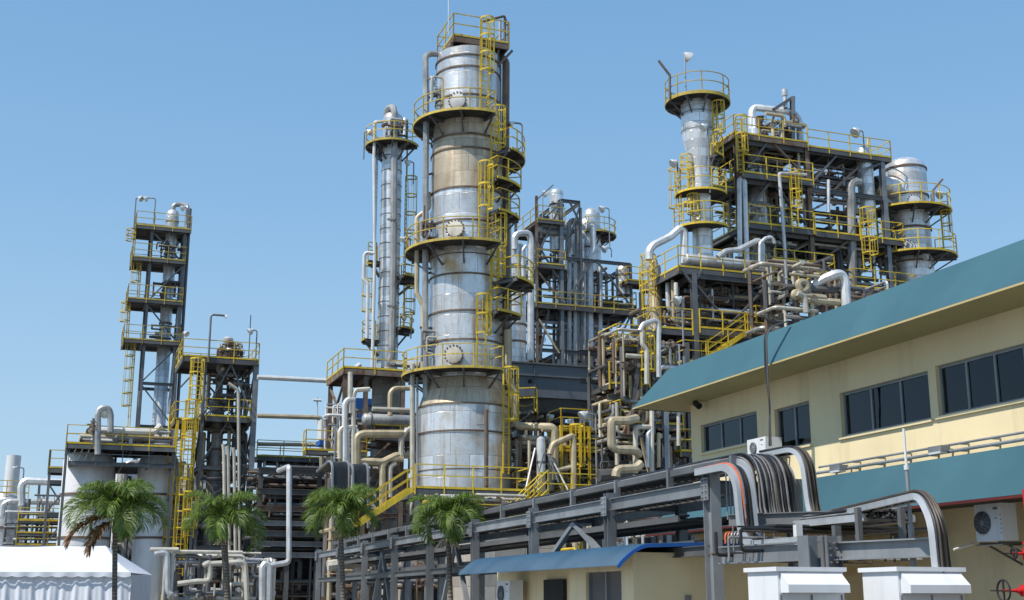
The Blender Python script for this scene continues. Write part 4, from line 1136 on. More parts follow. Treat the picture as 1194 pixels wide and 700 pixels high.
rings(CT, cc, [(zo(y), .4) for y in (480, 500, 520, 545)], 'brown', .12, .06, n=24)
p = loc(o, ex(266), .6, zo(395)); T = thing('relief_valve', 'round pale lamp shaped valve head amid brown valves on top of the near left frame', 'valve', p)
m = MB(); m.lathe(p, [(.01, -.25), (.2, -.2), (.34, 0), (.36, .2), (.2, .34), (.01, .36)], 16); m.build('valve_head', M['silver'], T)
m = MB(); m.tube([loc(o, ex(266), .6, zo(418)), p], .12, 8); m.build('stem', M['brown'], T)
for k in range(4): valve(T, loc(o, ex(258+5*k), .4+.3*(k % 2), zo(412-2*(k % 3)*3)), .14, E if k % 2 else U, 'cream' if k % 2 else 'brown')
pipework('brown and white valves and stubs on the top deck of the near left frame', loc(o, ex(254), .1, 0), 0, 1.6, -.1, 1.6, zo(417), zo(396), 16, 21, .05, .11, ('brown', 'cream', 'silver'), .5, 7)
pipework('pipes and valves between the two upper decks of the near left frame', loc(o, ex(248), .3, 0), 0, 2.6, 0, 3.2, zo(484), zo(428), 30, 22, .05, .12, ('brown', 'steel', 'cream', 'galvd'), .5, 9)
pipework('dark pipes inside the near left frame below its second deck', loc(o, ex(243), .2, 0), 0, 3.1, 0, 3.8, zo(580), zo(492), 34, 23, .06, .14, ('steel', 'brown', 'galvd', 'beige'), .5, 8)
pipework('dense dark pipes at the foot of the near left frame', loc(o, ex(243), .2, 0), -1.0, 3.3, 0, 3.8, .5, zo(575), 34, 24, .06, .16, ('steel', 'brown', 'galvd', 'galv'), .45, 8)
for k, px in enumerate((263, 268, 275, 280)):
    T = thing('riser_pipe', ['first cream riser from the left in the row behind the second palm', 'second cream riser from the left in the row behind the second palm', 'third cream riser in the row behind the second palm', 'rightmost cream riser in the row behind the second palm'][k], 'pipe', NL(px, 690, -.8))
    top = (455 if k == 3 else 526+2*k)
    pipe(T, [NL(px-(14 if k == 3 else 3), top-8, -.8), NL(px-2, top, -.8), NL(px-1, 600, -.8), NL(px, 690, -.8)], .11, 'cream', bend=.4)
floodlight(loc(o, ex(242), -.5, zo(419)), 2.9, E*.9, 'tall swan-neck lamp post at the top left corner of the near left frame', r=.075, bulb=.12)
floodlight(loc(o, ex(297), -.4, zo(416)), 1.9, -E*.3, 'floodlight at the top right corner of the near left frame', bulb=.2)
T = thing('lightning_rod', 'thin rod rising above the near left frame', 'rod', loc(o, ex(291), .5, zo(418))); m = MB(); m.tube([loc(o, ex(291), .5, zo(418)), loc(o, ex(291), .5, zo(362))], .035, 6); m.build('rod', M['galvd'], T)
# line from the near left frame to the middle
QP = Plane(300, 79, 440)
fp('overhead_line', 'long pale pipe bridging the sky between the near left frame and the slim column', [(300, 440), (398, 445), (405, 437), (420, 425, 0)], .16, 'whitep', pl=QP, bend=.4)
fp('overhead_line', 'thinner brown pipe bridging lower across the sky, ending in a drop', [(300, 485), (372, 487), (375, 490), (375, 545)], .15, 'beige', pl=QP, bend=.3)
# ================================================================= SILOS
for px, x0, x1, yt, lb in ((101, 73, 131, 530, 'left grey silo with a thin ring, under the yellow railed deck'), (183, 162, 203, 533, 'right grey silo striped by curved shadows, under the yellow railed deck')):
    c = P(px, 580, 79+(2 if px > 150 else 0)); r = (x1-x0)/2*mpp(580, c.y); c.z = 0; T = thing('silo', lb, 'silo', c)
    if px > 150: r *= 1.15
    zq = lambda y: P(px, y, c.y).z
    m = MB(); m.lathe(c, [(r, .3), (r, zq(yt+8)), (r*.86, zq(yt)), (.01, zq(yt-6))], 48); m.build('shell', M['silo'], T)
    for y in (578, 628): m = MB(); m.lathe(c, [(r-.01, zq(y)-.07), (r+.07, zq(y)-.07), (r+.07, zq(y)+.07), (r-.01, zq(y)+.07)], 48); m.build('ring', M['brown'], T)
    m = MB(); m.lathe(c, [(r+.1, 0), (r+.1, .3), (.01, .31)], 32); m.build('plinth', M['conc'], T)
    pass
SPn = Plane(78, 76, 510)
o = SPn(78, 510); zo = lambda y: P(78, y, 76).z; o.z = 0
ex = lambda px, y=515: (SPn(px, y)-SPn(78, y)).dot(E)
DS = thing('service_deck', 'long yellow railed steel deck over the two grey silos', 'platform', o)
deck(DS, o, 0, ex(206), 0, 4.5, zo(517), 'FLB', 'galvd', 'yelb', 1.15, .25)
deck(DS, o, .2, ex(206), .2, 5, zo(537), '', 'galvd', 'yelb', 1.1, .2)
railing(DS, [loc(o, .2, .2, zo(537)), loc(o, ex(206), .2, zo(537))], .9, mat='galvd', toe=False)
for px in (79, 204): post(DS, loc(o, ex(px), .3, 0), loc(o, ex(px), .3, zo(520)), .16, 'galvd')
for px in (80, 140, 204): post(DS, loc(o, ex(px), 4.2, 0), loc(o, ex(px), 4.2, zo(520)), .16, 'galvd')
for px in (84, 92, 100, 110): brace(DS, loc(o, ex(px), .3, zo(537)), loc(o, ex(px+7), .3, zo(519)), .09, 'beige')
pipework('brown and white pipes and valves on the deck over the silos', o, ex(95), ex(200), .5, 3.6, zo(516), zo(497), 34, 31, .06, .15, ('brown', 'whitep', 'cream', 'silverd'), .25, 12)
T = thing('process_line', 'long white pipe lying on the deck over the silos', 'pipe', SPn(106, 502, .3)); pipe(T, [SPn(106, 502, .3), SPn(180, 504, .3), SPn(188, 496, .3)], .2, 'whitep', flange=1)
T = thing('process_line', 'big grey inverted U pipe standing over the left silo', 'pipe', SPn(114, 530, -.3)); pipe(T, [SPn(114, 530, -.3), SPn(114, 484, -.3), SPn(117, 476, -.3), SPn(127, 476, -.3), SPn(129, 484, -.3), SPn(129, 504, -.3)], .2, 'silverd', bend=.5)
m = MB(); c = SPn(122, 482, -.2); m.lathe(c, [(.01, 0), (.3, 0), (.33, .05), (.33, .2), (.01, .25)], 18, axis=-D); m.build('gauge', M['cream'], T)
T = thing('vent_stub', 'dark valve post with a rusty top at the left of the big inverted U pipe', 'valve', SPn(110, 520, -.2)); pipe(T, [SPn(109.5, 520, -.2), SPn(109.5, 488, -.2)], .1, 'steel'); valve(T, SPn(109.5, 497, -.2), .14, U, 'steelb')
pipework('dull pipes and tanks crowding the gap between the two silos', P(132, 700, 84).xy.to_3d(), 0, 4.2, 0, 3, .5, P(0, 538, 84).z, 60, 35, .06, .3, ('silverd', 'galvd', 'galv', 'cream', 'steel'), .5, 8)
T = thing('backdrop_block', 'pale metal backdrop box behind the gap between the silos', 'building', P(128, 700, 90).xy.to_3d()); m = MB(); o9 = P(126, 700, 90); m.lbox(o9, 0, 7, 0, 3, 0, P(0, 545, 90).z); m.build('wall', M['silo'], T, smooth=False); m = MB(); m.lbox(o9, -.2, 7.2, -.2, 3.2, P(0, 545, 90).z, P(0, 545, 90).z+.15); m.build('roof', M['galvd'], T, smooth=False)
# left small access tower
q = Plane(60, 80, 520); o = q(60, 525); o.z = 0; zo = lambda y: P(60, y, 80).z
LT = thing('access_tower', 'slim grey access tower with a small railed deck left of the silos', 'steel structure', o)
frame(LT, o, [0, 1.3], [0, 1.6], 0, zo(545), [zo(640), zo(600), zo(562)], .16, 'galvd', braces=[('F', 0, 2, 'X'), ('L', 0, 3, '/'), ('F', 0, 1, '/')])
deck(LT, o, -.1, 1.5, -.2, 1.8, zo(546), 'FLR', 'galvd', 'yel', 1.15, .25); post(LT, loc(o, -.05, -.1, zo(546)), loc(o, -.05, -.1, zo(525)), .12, 'galvd')
o2 = P(44, 607, 82); o2.z = 0
T2 = thing('low_platform', 'low yellow railed platform at the left edge behind the tent', 'platform', o2)
for zz in (607, 622, 636): deck(T2, o2, -1.2, 2.6, 0, 2, P(44, zz, 82).z, 'FR', 'galvd', 'yelb', .8, .15)
for e_ in (-1.1, .6, 2.4): post(T2, loc(o2, e_, .1, 0), loc(o2, e_, .1, P(44, 600, 82).z), .14, 'galvd')
pipework('fine grey lines and fittings behind the low platform at the left edge', o2, -2, 2.8, .3, 2.5, P(0, 640, 82).z, P(0, 575, 82).z, 30, 33, .04, .1, ('galvd', 'galv', 'whitep', 'steel'), .4, 8)
# far left tank
c = P(7, 600, 90); c.z = 0; zt_ = lambda y: P(7, y, 90).z; r = 22*mpp(600, 90)
T = thing('storage_tank', 'cone roofed grey tank cut by the left edge with a wide chimney', 'tank', c)
shell(T, c, [(r, 0), (r, zt_(600)), (r, zt_(584)), (r*.75, zt_(577)), (.3, zt_(573)), (.01, zt_(573))], 'clad2')
m = MB(); m.lathe(c+U*0, [(r+.02, zt_(618)), (r+.08, zt_(618)), (r+.08, zt_(615)), (r+.02, zt_(615))], 40); m.build('ring', M['brown'], T)
m = MB(); cc = c+Vector((.3, -.3, 0)); m.lathe(cc, [(.5, zt_(578)), (.5, zt_(532)), (.44, zt_(532)), (.44, zt_(536)), (.01, zt_(537))], 24); m.build('chimney', M['silo'], T)
m = MB(); p = loc(c, -1.2, -1.6, 0); railing(T, [loc(c, -3, -1.2, zt_(577)), loc(c, 1.4, -1.2, zt_(577))], .9, mat='yel')
ql = Plane(30, 84, 580)
T = thing('process_line', 'big pale pipe rising and bending right, left of the access tower', 'pipe', ql(26, 590)); pipe(T, [ql(25, 590), ql(25, 566), ql(30, 561), ql(78, 563)], .27, 'silver', bend=.8)
T = thing('process_line', 'pale pipe leaving the storage tank along the edge of the picture', 'pipe', ql(3, 600)); pipe(T, [ql(2, 602), ql(4, 588), ql(12, 585), ql(76, 586)], .2, 'silver', bend=.4)
T = thing('process_line', 'short brown nozzle between the storage tank and its pale pipe', 'pipe', ql(25, 603)); pipe(T, [ql(20, 603, .4), ql(26, 603), ql(30, 586)], .2, 'silverd', bend=.4)
T = thing('pipe_stand', 'pale upright post beneath the big bending pipe', 'post', ql(46, 640)); post(T, Vector((*ql(46, 600).xy, 0)), ql(46, 565), .16, 'galv')
floodlight(P(24, 590, 86), 2.6, -E*.5, 'small hooked lamp above the storage tank', bulb=.14)
# ================================================================= CENTRAL PIPE RACK (dark, behind palms 2 and 3)
PR = Plane(300, 76, 560)
o = PR(300, 560); o.z = 0; zo = lambda y: P(300, y, 76).z
ex = lambda px, y=560: (PR(px, y)-PR(300, y)).dot(E)
T = thing('pipe_bridge', 'wide dark multi level pipe bridge between the near left frame and the tallest tower', 'pipe rack', o)
eW = ex(475)
for i in range(6):
    for d_ in (0, 5):
        post(T, loc(o, .2+i*(eW-.4)/5, d_, 0), loc(o, .2+i*(eW-.4)/5, d_, zo(549)), .26, 'steel')
for y, mt in ((549, 'steel'), (573, 'steel'), (593, 'steelb'), (610, 'galv'), (622, 'galvd'), (634, 'galv'), (647, 'galv')):
    for d_ in (-.2, 5.2): beam(T, loc(o, 0, d_, zo(y)), loc(o, eW, d_, zo(y)), .2, .34 if mt != 'galv' else .3, mt if d_ < 1 else 'steel')
for i in range(12):
    for y in (552, 596, 648): beam(T, loc(o, .2+i*(eW-.4)/11, 0, zo(y)), loc(o, .2+i*(eW-.4)/11, 5, zo(y)), .14, .2, 'steel')
for i, y in enumerate((560, 584, 604, 640)):
    m = MB(); m.lbox(o, .1, eW, .4, 4.8, zo(y)-.05, zo(y)-.02); m.build('shading_plate', M['dark'], T, smooth=False)  # black plates added to keep the inside of the bridge in shade
rg = random.Random(5)
for j, y in enumerate((546, 557, 567, 580, 588, 600, 606, 616, 628, 641)):
    PT = thing('pipe_run', ['uppermost', 'second', 'third', 'fourth', 'fifth', 'sixth', 'seventh', 'eighth', 'ninth', 'lowest'][j]+' layer of long parallel pipes on the dark pipe bridge', 'pipes', loc(o, 0, 0, zo(y)))
    for k in range(7):
        r = rg.uniform(.05, .13); d_ = .3+k*.65+rg.uniform(-.1, .1); z = zo(y)+r+rg.uniform(-.05, .1)
        pipe(PT, [loc(o, rg.uniform(-.2, 1.5), d_, z), loc(o, eW-rg.uniform(0, 2), d_, z)], r, rg.choice(('steel', 'brown', 'galvd', 'steelb', 'galvd', 'silverd')), flange=1)
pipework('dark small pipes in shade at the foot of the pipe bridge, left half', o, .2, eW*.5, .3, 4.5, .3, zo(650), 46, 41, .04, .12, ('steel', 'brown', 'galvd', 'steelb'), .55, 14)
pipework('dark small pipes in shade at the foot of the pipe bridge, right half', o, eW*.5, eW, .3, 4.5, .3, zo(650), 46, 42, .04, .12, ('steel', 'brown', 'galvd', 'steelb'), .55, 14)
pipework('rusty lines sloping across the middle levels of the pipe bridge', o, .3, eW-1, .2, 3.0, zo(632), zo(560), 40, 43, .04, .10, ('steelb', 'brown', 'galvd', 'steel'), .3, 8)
# added dark walls that block the bright sky behind the plant
for i, (pxa, pxb, Yd, yt, lb) in enumerate(((196, 300, 89, 600, 'low dark backdrop wall added behind the near left frame'), (300, 480, 86, 560, 'long dark backdrop wall added to close off the back of the pipe bridge'), (480, 760, 86, 520, 'dark backdrop wall added behind the air cooler and tallest tower'), (700, 860, 88, 400, 'tall dark backdrop wall added behind the right hand process block'))):
    a = P(pxa, 600, Yd); b = P(pxb, 600, Yd); z = P(pxa, yt, Yd).z; T = thing('backdrop_block', lb, 'building', (a.x, a.y, 0))
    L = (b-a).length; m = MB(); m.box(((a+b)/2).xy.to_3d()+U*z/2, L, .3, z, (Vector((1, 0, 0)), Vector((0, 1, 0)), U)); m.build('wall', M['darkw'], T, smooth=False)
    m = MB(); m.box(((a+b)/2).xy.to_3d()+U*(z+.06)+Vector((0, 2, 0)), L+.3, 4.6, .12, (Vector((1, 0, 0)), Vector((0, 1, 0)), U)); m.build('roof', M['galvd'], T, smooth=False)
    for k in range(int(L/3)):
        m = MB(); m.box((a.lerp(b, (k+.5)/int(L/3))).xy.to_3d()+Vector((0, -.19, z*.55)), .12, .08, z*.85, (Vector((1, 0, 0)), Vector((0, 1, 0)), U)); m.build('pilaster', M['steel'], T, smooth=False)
# railed walkway with yellow pipes over the bridge
q = Plane(300, 84, 520); o3 = q(300, 520); o3.z = 0
T = thing('walkway', 'distant yellow railed walkway above the pipe bridge', 'walkway', o3)
zz = P(300, 532, 84).z; L3 = (q(392, 525)-q(300, 525)).dot(E)
deck(T, o3, 0, L3, 0, 1.4, zz, 'FB', 'galvd', 'yel', 1.1, .25)
for i in range(5): post(T, loc(o3, .2+i*(L3-.4)/4, .3, 0), loc(o3, .2+i*(L3-.4)/4, .3, zz-.3), .18, 'galvd')
T = thing('process_line', 'long straight cream pipe along the distant walkway over the pipe bridge', 'pipe', q(300, 519, -.3)); pipe(T, [q(300, 518, -.3), q(372, 519, -.3)], .13, 'beige')
pipework('small grey stubs and posts standing on the pipe bridge under the walkway', q(305, 545), 0, 5, 0, 1.5, P(300, 549, 84).z, P(300, 530, 84).z, 14, 44, .05, .1, ('galvd', 'galv', 'whitep'), .8, 3)
T = thing('spike_mast', 'tiny white mast with a cluster head in the distance over the pipe bridge', 'mast', P(370, 490, 90)); m = MB(); a = P(370, 495, 90); m.tube([a, P(370, 463, 90)], .05, 6); m.build('mast', M['whitep'], T)
m = MB(); b = P(370, 467, 90); m.tube([b-E*.3, b+E*.3], .1, 6); m.build('crosspiece', M['whitep'], T)
# front white pipes
FQ = Plane(340, 60, 600)
fp('riser_pipe', 'tall white pipe with collars standing free before the dark pipe bridge', [(325, 549, 3), (337, 544, .5), (337, 656), (313, 660)], .13, 'silver', pl=FQ, bend=.25, bands=.8)
fp('process_pipe', 'pair of thick silver pipes crooked at the top left of the free standing white pipe', [(306, 700), (306, 662), (309, 657), (314, 660), (313, 700)], .17, 'silver', pl=FQ, bend=.3, bands=.7)
fp('process_pipe', 'cream pipe stepping down behind the trunk of the second palm', [(237, 660), (245, 655), (245, 678), (230, 678), (207, 681)], .12, 'cream', pl=FQ, bend=.3)
fp('process_pipe', 'white pipe with a crook left of the second palm', [(240, 658), (286, 655), (288, 700)], .12, 'cream', pl=FQ, bend=.3)
fp('process_pipe', 'white pipe bent down to the ground right of the tent', [(180, 646), (195, 643), (195, 690), (204, 697)], .14, 'silver', pl=FQ, bend=.3)
fp('process_pipe', 'cream pipe with a small hooked end right of the tent', [(175, 641), (208, 641)], .1, 'cream', pl=FQ)
fp('process_pipe', 'cream pipe with an S bend low between the third and fourth palms', [(382, 660), (420, 655), (438, 653), (441, 658), (443, 668), (460, 668)], .2, 'cream', pl=Plane(380, 47, 650), bend=.3)
pipework('grey pipes and handwheels at ground level between the tent and the second palm', FQ(190, 700).xy.to_3d(), 0, 5, 0, 2.5, .3, P(190, 645, 60).z, 34, 45, .04, .1, ('galv', 'cream', 'galvd', 'silver'), .5, 12)
pipework('silver stub pipes at ground level right of the second palm', FQ(268, 700).xy.to_3d(), 0, 2, 0, 2.5, .3, P(190, 652, 60).z, 16, 46, .05, .1, ('silver', 'cream', 'galvd'), .6, 5)
# ================================================================= AIR COOLER
AC = Plane(588, 68, 450); o = AC(588, 450); o.z = 0; zo = lambda y: P(588, y, 68).z
ex = lambda px, y=450: (AC(px, y)-AC(588, y)).dot(E)
T = thing('air_cooler', 'large dark grey box shaped air cooler on legs right of the tallest tower', 'cooler', o)
eW = ex(714)
m = MB(); m.lbox(o, 0, eW, 0, 5, zo(461), zo(423)); m.build('plenum_box', M['plen'], T, smooth=False)
m = MB(); m.lbox(o, -.1, eW+.1, -.15, 5.1, zo(437), zo(436)); m.lbox(o, -.1, eW+.1, -.12, 5.1, zo(422.6), zo(421)); m.build('flange_strip', M['galvd'], T, smooth=False)
m = MB(); c = loc(o, ex(661), 2.2, 0); m.lathe(c, [(2.0, zo(461)-.01), (1.9, zo(463)), (1.5, zo(475)), (.9, zo(478)), (.01, zo(478))], 36); m.build('fan_ring', M['plen'], T)
m = MB(); m.lathe(loc(o, ex(661), 2.2, 0), [(.5, zo(478)-.05), (.5, zo(484)), (.01, zo(484))], 20); m.build('fan_motor', M['galvd'], T)
for e_ in (.2, eW*.5, eW-.2):
    for d_ in (.1, 4.8):
        if not (e_ == eW*.5 and d_ < 1): post(T, loc(o, e_, d_, 0), loc(o, e_, d_, zo(461)), .24, 'steel' if e_ < eW-.3 else 'galvd')
m = MB()
for k in range(42): m.lbox(o, .1+k*(eW-.2)/42, .16+k*(eW-.2)/42, .1, .16, zo(421), zo(420)+.02)
m.build('top_fins', M['galvd'], T, smooth=False)
m = MB(); m.bar(loc(o, eW*.78, -.1, zo(440)), loc(o, eW-.15, -.1, zo(515)), .13, .1); m.build('brace', M['steel'], T, smooth=False)
m = MB(); m.lathe(loc(o, ex(618), -.01, zo(443)), [(.01, .0), (.13, 0), (.13, .03), (.01, .03)], 14, axis=-D); m.build('vent_hole', M['dark'], T)
m = MB()
for e_ in (0, ex(623), eW): m.lbox(o, e_-.03, e_+.03, -.06, -.004, zo(461), zo(423))
m.build('stiffener', M['galvd'], T, smooth=False)
c = AC(670, 481, 3)
pipework('lit and shaded pipes hanging under the air cooler', o, .5, eW-.5, .3, 4.5, zo(545), zo(482), 50, 51, .05, .14, ('steel', 'brown', 'galvd', 'beige', 'steelb'), .45, 12)
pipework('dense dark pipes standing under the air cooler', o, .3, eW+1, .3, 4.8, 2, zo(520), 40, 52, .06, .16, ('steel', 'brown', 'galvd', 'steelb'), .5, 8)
# white bottle vessel and props
q = Plane(629, 60, 530)
a = q(631, 572); c = Vector((a.x, a.y, 0)); zq = lambda y: P(631, y, c.y).z
T = thing('bottle_vessel', 'white upright bottle shaped vessel on slanted legs behind the yellow rails', 'vessel', c)
r = 5*mpp(530, 60)*1.05
m = MB(); m.lathe(c, [(r*.9, zq(575)), (r, zq(573)), (r, zq(540)), (r*1.0, zq(518))]+[(r*.9, zq(512)), (r*.5, zq(510)), (.01, zq(509))], 24); m.build('shell', M['silver'], T)
m = MB(); m.lathe(c, [(r*1.05, zq(541)), (r*1.05, zq(538))], 24); m.build('band', M['galvd'], T)
for s in (-1, 1):
    m = MB(); m.bar(c+E*(s*.3)+U*zq(523), c+E*(s*1.1)-D*.8+U*zq(574), .06); m.build('leg', M['whitep'], T, smooth=False)
    m = MB(); m.bar(c-D*.6+E*s*.1+U*zq(530), c-D*.9+E*(s*.7)+U*zq(574), .06); m.build('leg', M['galv'], T, smooth=False)
fp('process_pipe', 'pair of thin upright pipes left of the white bottle vessel', [(617, 575), (617, 514)], .07, 'beige', pl=q)
fp('process_pipe', 'beige upright pipe with an elbow right of the white bottle vessel', [(648, 560, .5), (648, 503, .5), (643, 500, .5), (632, 500, .5)], .16, 'beige', pl=q, bend=.4)
fp('process_pipe', 'thick beige pipe slanting up to an elbow at the yellow frame', [(641, 530, -.3), (645, 518, -.3), (668, 508, -.3), (669, 514, -.3), (669, 575, -.3)], .15, 'beige', pl=q, bend=.3)
fp('process_pipe', 'beige pipe dropped low in front of the yellow frame', [(650, 548, -.2), (666, 545, -.2)], .12, 'beige', pl=q)
# yellow frame
o = q(655, 575, 1.2); o.z = 0; zo = lambda y: P(655, y, 61).z
T = thing('yellow_frame', 'bright yellow steel stair frame with caged ladders under the air cooler', 'frame', o)
wE = 1.5
for z in (zo(567), zo(520), zo(496)): deck(T, o, 0, wE+ (1.0 if z > zo(530) else .6), 0, 1.6, z, 'FLR', 'yelb', 'yelb', .95, .15)
for e_, d_ in ((0, 0), (wE, 0), (0, 1.6), (wE, 1.6)): post(T, loc(o, e_, d_, 0), loc(o, e_, d_, zo(496)), .13, 'yelb', h=False)
ladder(T, loc(o, .7, -.1, 0), zo(570), zo(494), -D, True, 'yelb', 1.2)
pipework('beige pipes and round flanges left of the yellow frame', loc(o, -2.0, .2, 0), 0, 2.4, 0, 1.6, zo(572), zo(508), 32, 53, .05, .13, ('beige', 'cream', 'brown', 'silverd'), .55, 12)
pipework('brown and cream pipes right of the yellow frame', loc(o, 1.6, .2, 0), 0, 3.4, 0, 2.6, zo(572), zo(520), 34, 54, .05, .13, ('brown', 'steel', 'beige', 'cream'), .5, 8)
pipework('low yellow and beige valves on the deck beside the fourth palm', P(530, 590, 56).xy.to_3d(), -1.2, 3.2, -.5, .9, P(0, 590, 56).z, P(0, 577, 56).z, 22, 55, .04, .1, ('yelb', 'beige', 'cream', 'yelb'), .4, 8)
floodlight(q(696, 580, -1), 4.0, -E*.5, 'floodlight with a wide white reflector in front of the dark pipes under the air cooler', bulb=.22)
floodlight(P(638, 505, 64), .9, E*.1, 'small floodlight under the dark plenum of the air cooler', bulb=.16)
# S bend pipe
fp('process_pipe', 'fat cream pipe in a big square S bend below the air cooler corner', [(742, 488, .8), (731, 491), (714, 491), (713, 494), (713, 520), (718, 524), (740, 525), (745, 530, .3)], .21, 'beige', pl=Plane(713, 58, 500), bend=.45)
fp('process_pipe', 'cream pipe elbow lying on the rack tray below the square S bend', [(718, 556), (719, 549), (724, 547), (742, 546), (748, 540)], .2, 'beige', pl=Plane(713, 55, 550), bend=.4)
fp('process_pipe', 'thick dark pipe between the legs of the air cooler', [(698, 555), (735, 552)], .3, 'steel', pl=Plane(713, 59, 550))
# ================================================================= MIDDLE BACK STRUCTURE
MB_ = Plane(655, 90, 350); o = MB_(655, 350); o.z = 0; zo = lambda y: P(655, y, 90).z
ex = lambda px, y=350: (MB_(px, y)-MB_(655, y)).dot(E)
T = thing('steel_structure', 'open steel structure of crossed braces and thin columns behind the air cooler', 'steel structure', o)
e0, e1, e2 = ex(626), ex(678), ex(736)
D2 = 4.5
for e_, mt, yt in ((e0, 'steelb', 232), (0, 'galv', 235), (e1, 'galvd', 240), (e2, 'steel', 300)):
    for d_ in (0, D2):
        post(T, loc(o, e_, d_, 0), loc(o, e_, d_, zo(yt)), .26 if mt == 'galv' else .18, mt if d_ == 0 else 'galvd')
for y, a, b in ((301, 0, e2), (359, e0, e2), (410, e0, e2), (234, 0, e1), (262, e0, 0), (313, e0, 0)):
    beam(T, loc(o, a, 0, zo(y)), loc(o, b, 0, zo(y)), .16, .26, 'galvd'); beam(T, loc(o, a, D2, zo(y)), loc(o, b, D2, zo(y)), .16, .3, 'steel')
for y in (301, 359, 410, 262, 234):
    for e_ in (e0, 0, e1, e2):
        if (y < 260 and e_ in (e0, e2)) or (y == 262 and e_ == e2): continue
        beam(T, loc(o, e_, .15, zo(y)), loc(o, e_, D2-.15, zo(y)), .14, .26, 'steel')
fr = lambda px, py, d_=0: MB_(px, py, d_)
for (a, b, c, d_, mt) in ((657, 356, 690, 306, 'galvd'), (697, 306, 735, 356, 'galvd'), (627, 262, 655, 236, 'steelb'), (627, 232, 645, 216, 'galv'), (655, 236, 628, 296, 'galvd'), (630, 290, 654, 330, 'galvd'), (628, 318, 655, 352, 'steelb'), (657, 300, 676, 240, 'steel'), (664, 235, 677, 262, 'steel'), (628, 372, 652, 412, 'beige'), (630, 412, 640, 362, 'steel'), (738, 362, 716, 410, 'steel'), (700, 410, 735, 365, 'steel')):
    brace(T, fr(a, b, -.05), fr(c, d_, -.05), .14, mt)
deck(T, o, ex(600), e2, -.3, D2, zo(357), 'F', 'steel', 'yel', 1.0, .3)
deck(T, o, e0, .2, -.3, D2, zo(311), 'FL', 'steel', 'yel', 1.1, .25)
deck(T, o, e0, .2, -.3, D2, zo(260), 'FL', 'steel', 'yel', 1.1, .2)
deck(T, o, ex(705), e2+.9, 1, D2, zo(346), 'FR', 'steel', 'yel', 1.1, .2)
deck(T, o, ex(728), e2+1.2, -.6, 1, zo(322), 'FLR', 'steel', 'yelb', 1.1, .2)
def vcol(px, Y, r, yt, yb, mat, label, name='process_column', top=.9, rl=()):
    c = P(px, (yt+yb)/2, Y); c.z = 0; T = thing(name, label, 'column', c); z = lambda y: P(px, y, Y).z
    shell(T, c, [(r, max(z(yb), 0)), (r, z(yt))]+vessel_top(r, z(yt), top), mat, n=28)
    rings(T, c, [(z(y), r) for y in rl], 'brown', .12, .05, n=28); return T, c, z
T, c, z = vcol(649, 91, 8.3*mpp(250, 91), 226, 293, 'clad2', 'silver capsule vessel held high in the open braced structure', 'capsule_vessel', .7, (240, 270))
m = MB(); rr = 8.3*mpp(250, 91); m.lathe(c, [(.1, z(296)), (rr*.7, z(295)), (rr, z(292))], 24); m.build('lower_head', M['silverd'], T)
vcol(667, 93, .42, 262, 560, 'clad2', 'thin grey column just right of the galvanised post in the braced structure', rl=(300, 340, 380))
vcol(687, 93, .62, 262, 560, 'clad2', 'light column in the braced structure with the little round platform', rl=(290, 330, 370, 400))
vcol(679, 92.5, .3, 280, 560, 'clad2', 'slim bright column between the two others in the braced structure', rl=(310, 350, 390))
T, c, z = vcol(692, 94, .7, 252, 560, 'clad2', 'dull column carrying a small round yellow platform in the braced structure', rl=(275,))
ringplat(T, c, z(276), .72, 1.9, -110, 60)
vcol(600, 78, .75, 293, 560, 'clad2', 'short silver column close right of the tallest tower with a loop pipe', rl=(312, 340, 380, 400))
vcol(727, 93, .6, 316, 345, 'clad2', 'bulging silver drum at the right end of the braced structure', 'capsule_vessel', rl=(322,))
bq = Plane(600, 77, 330)
fp('loop_pipe', 'silver pipe looped from the short column over to its right and down', [(600, 291), (600, 276), (605, 272), (616, 272), (619, 278), (619, 330), (618.5, 420)], .22, 'silver', pl=bq, bend=.7)
fp('loop_pipe', 'thin elbow pipe in front of the short column', [(611, 345), (609, 292), (613, 287)], .12, 'silver', pl=bq, bend=.3)
b2 = Plane(655, 90.5, 330)
fp('loop_pipe', 'curled silver pipe round the capsule vessel', [(660, 266), (640, 264), (632, 262), (629, 268), (640, 271), (660, 272)], .24, 'silverd', pl=b2, bend=.5)
fp('loop_pipe', 'bent silver pipe falling from the round platform column', [(684, 263), (691, 264), (692, 290), (688, 300), (688, 470)], .26, 'silver', pl=b2, bend=.6)
fp('loop_pipe', 'pale curved pipe above the thin grey column', [(662, 300), (663, 262), (668, 256), (673, 262), (674, 420)], .22, 'silverd', pl=b2, bend=.5)
for k, px in enumerate((664, 671, 681, 700)):
    fp('riser_pipe', ['bright tall riser left of the light column in the braced structure', 'second bright tall riser in the braced structure', 'third bright tall riser in the braced structure', 'bright tall riser nearest the round platform column'][k], [(px, 296+k*5, -.1), (px, 470, -.1)], .17, ('silver', 'whitep', 'silver', 'silver')[k], pl=b2, bands=1.4)
for k, px in enumerate((646, 652, 660.5, 697)):
    fp('riser_pipe', ['leftmost thin riser behind the air cooler top', 'second thin riser behind the air cooler top', 'third thin riser behind the air cooler top', 'rightmost thin riser behind the air cooler top'][k], [(px, 300+k*9, 1), (px, 430, 1)], .12, ('silverd', 'silver', 'galv', 'silver')[k], pl=b2)
pipework('fine lines scattered through the upper half of the braced structure', o, e0+.3, e2-.3, .3, D2-.3, zo(356), zo(304), 26, 61, .05, .12, ('steel', 'brown', 'silverd', 'galvd'), .5, 8)
pipework('fine lines scattered through the lower half of the braced structure', o, ex(600), e2-.3, .3, D2-.3, zo(420), zo(362), 24, 62, .05, .12, ('steel', 'brown', 'silverd', 'galvd'), .6, 6)
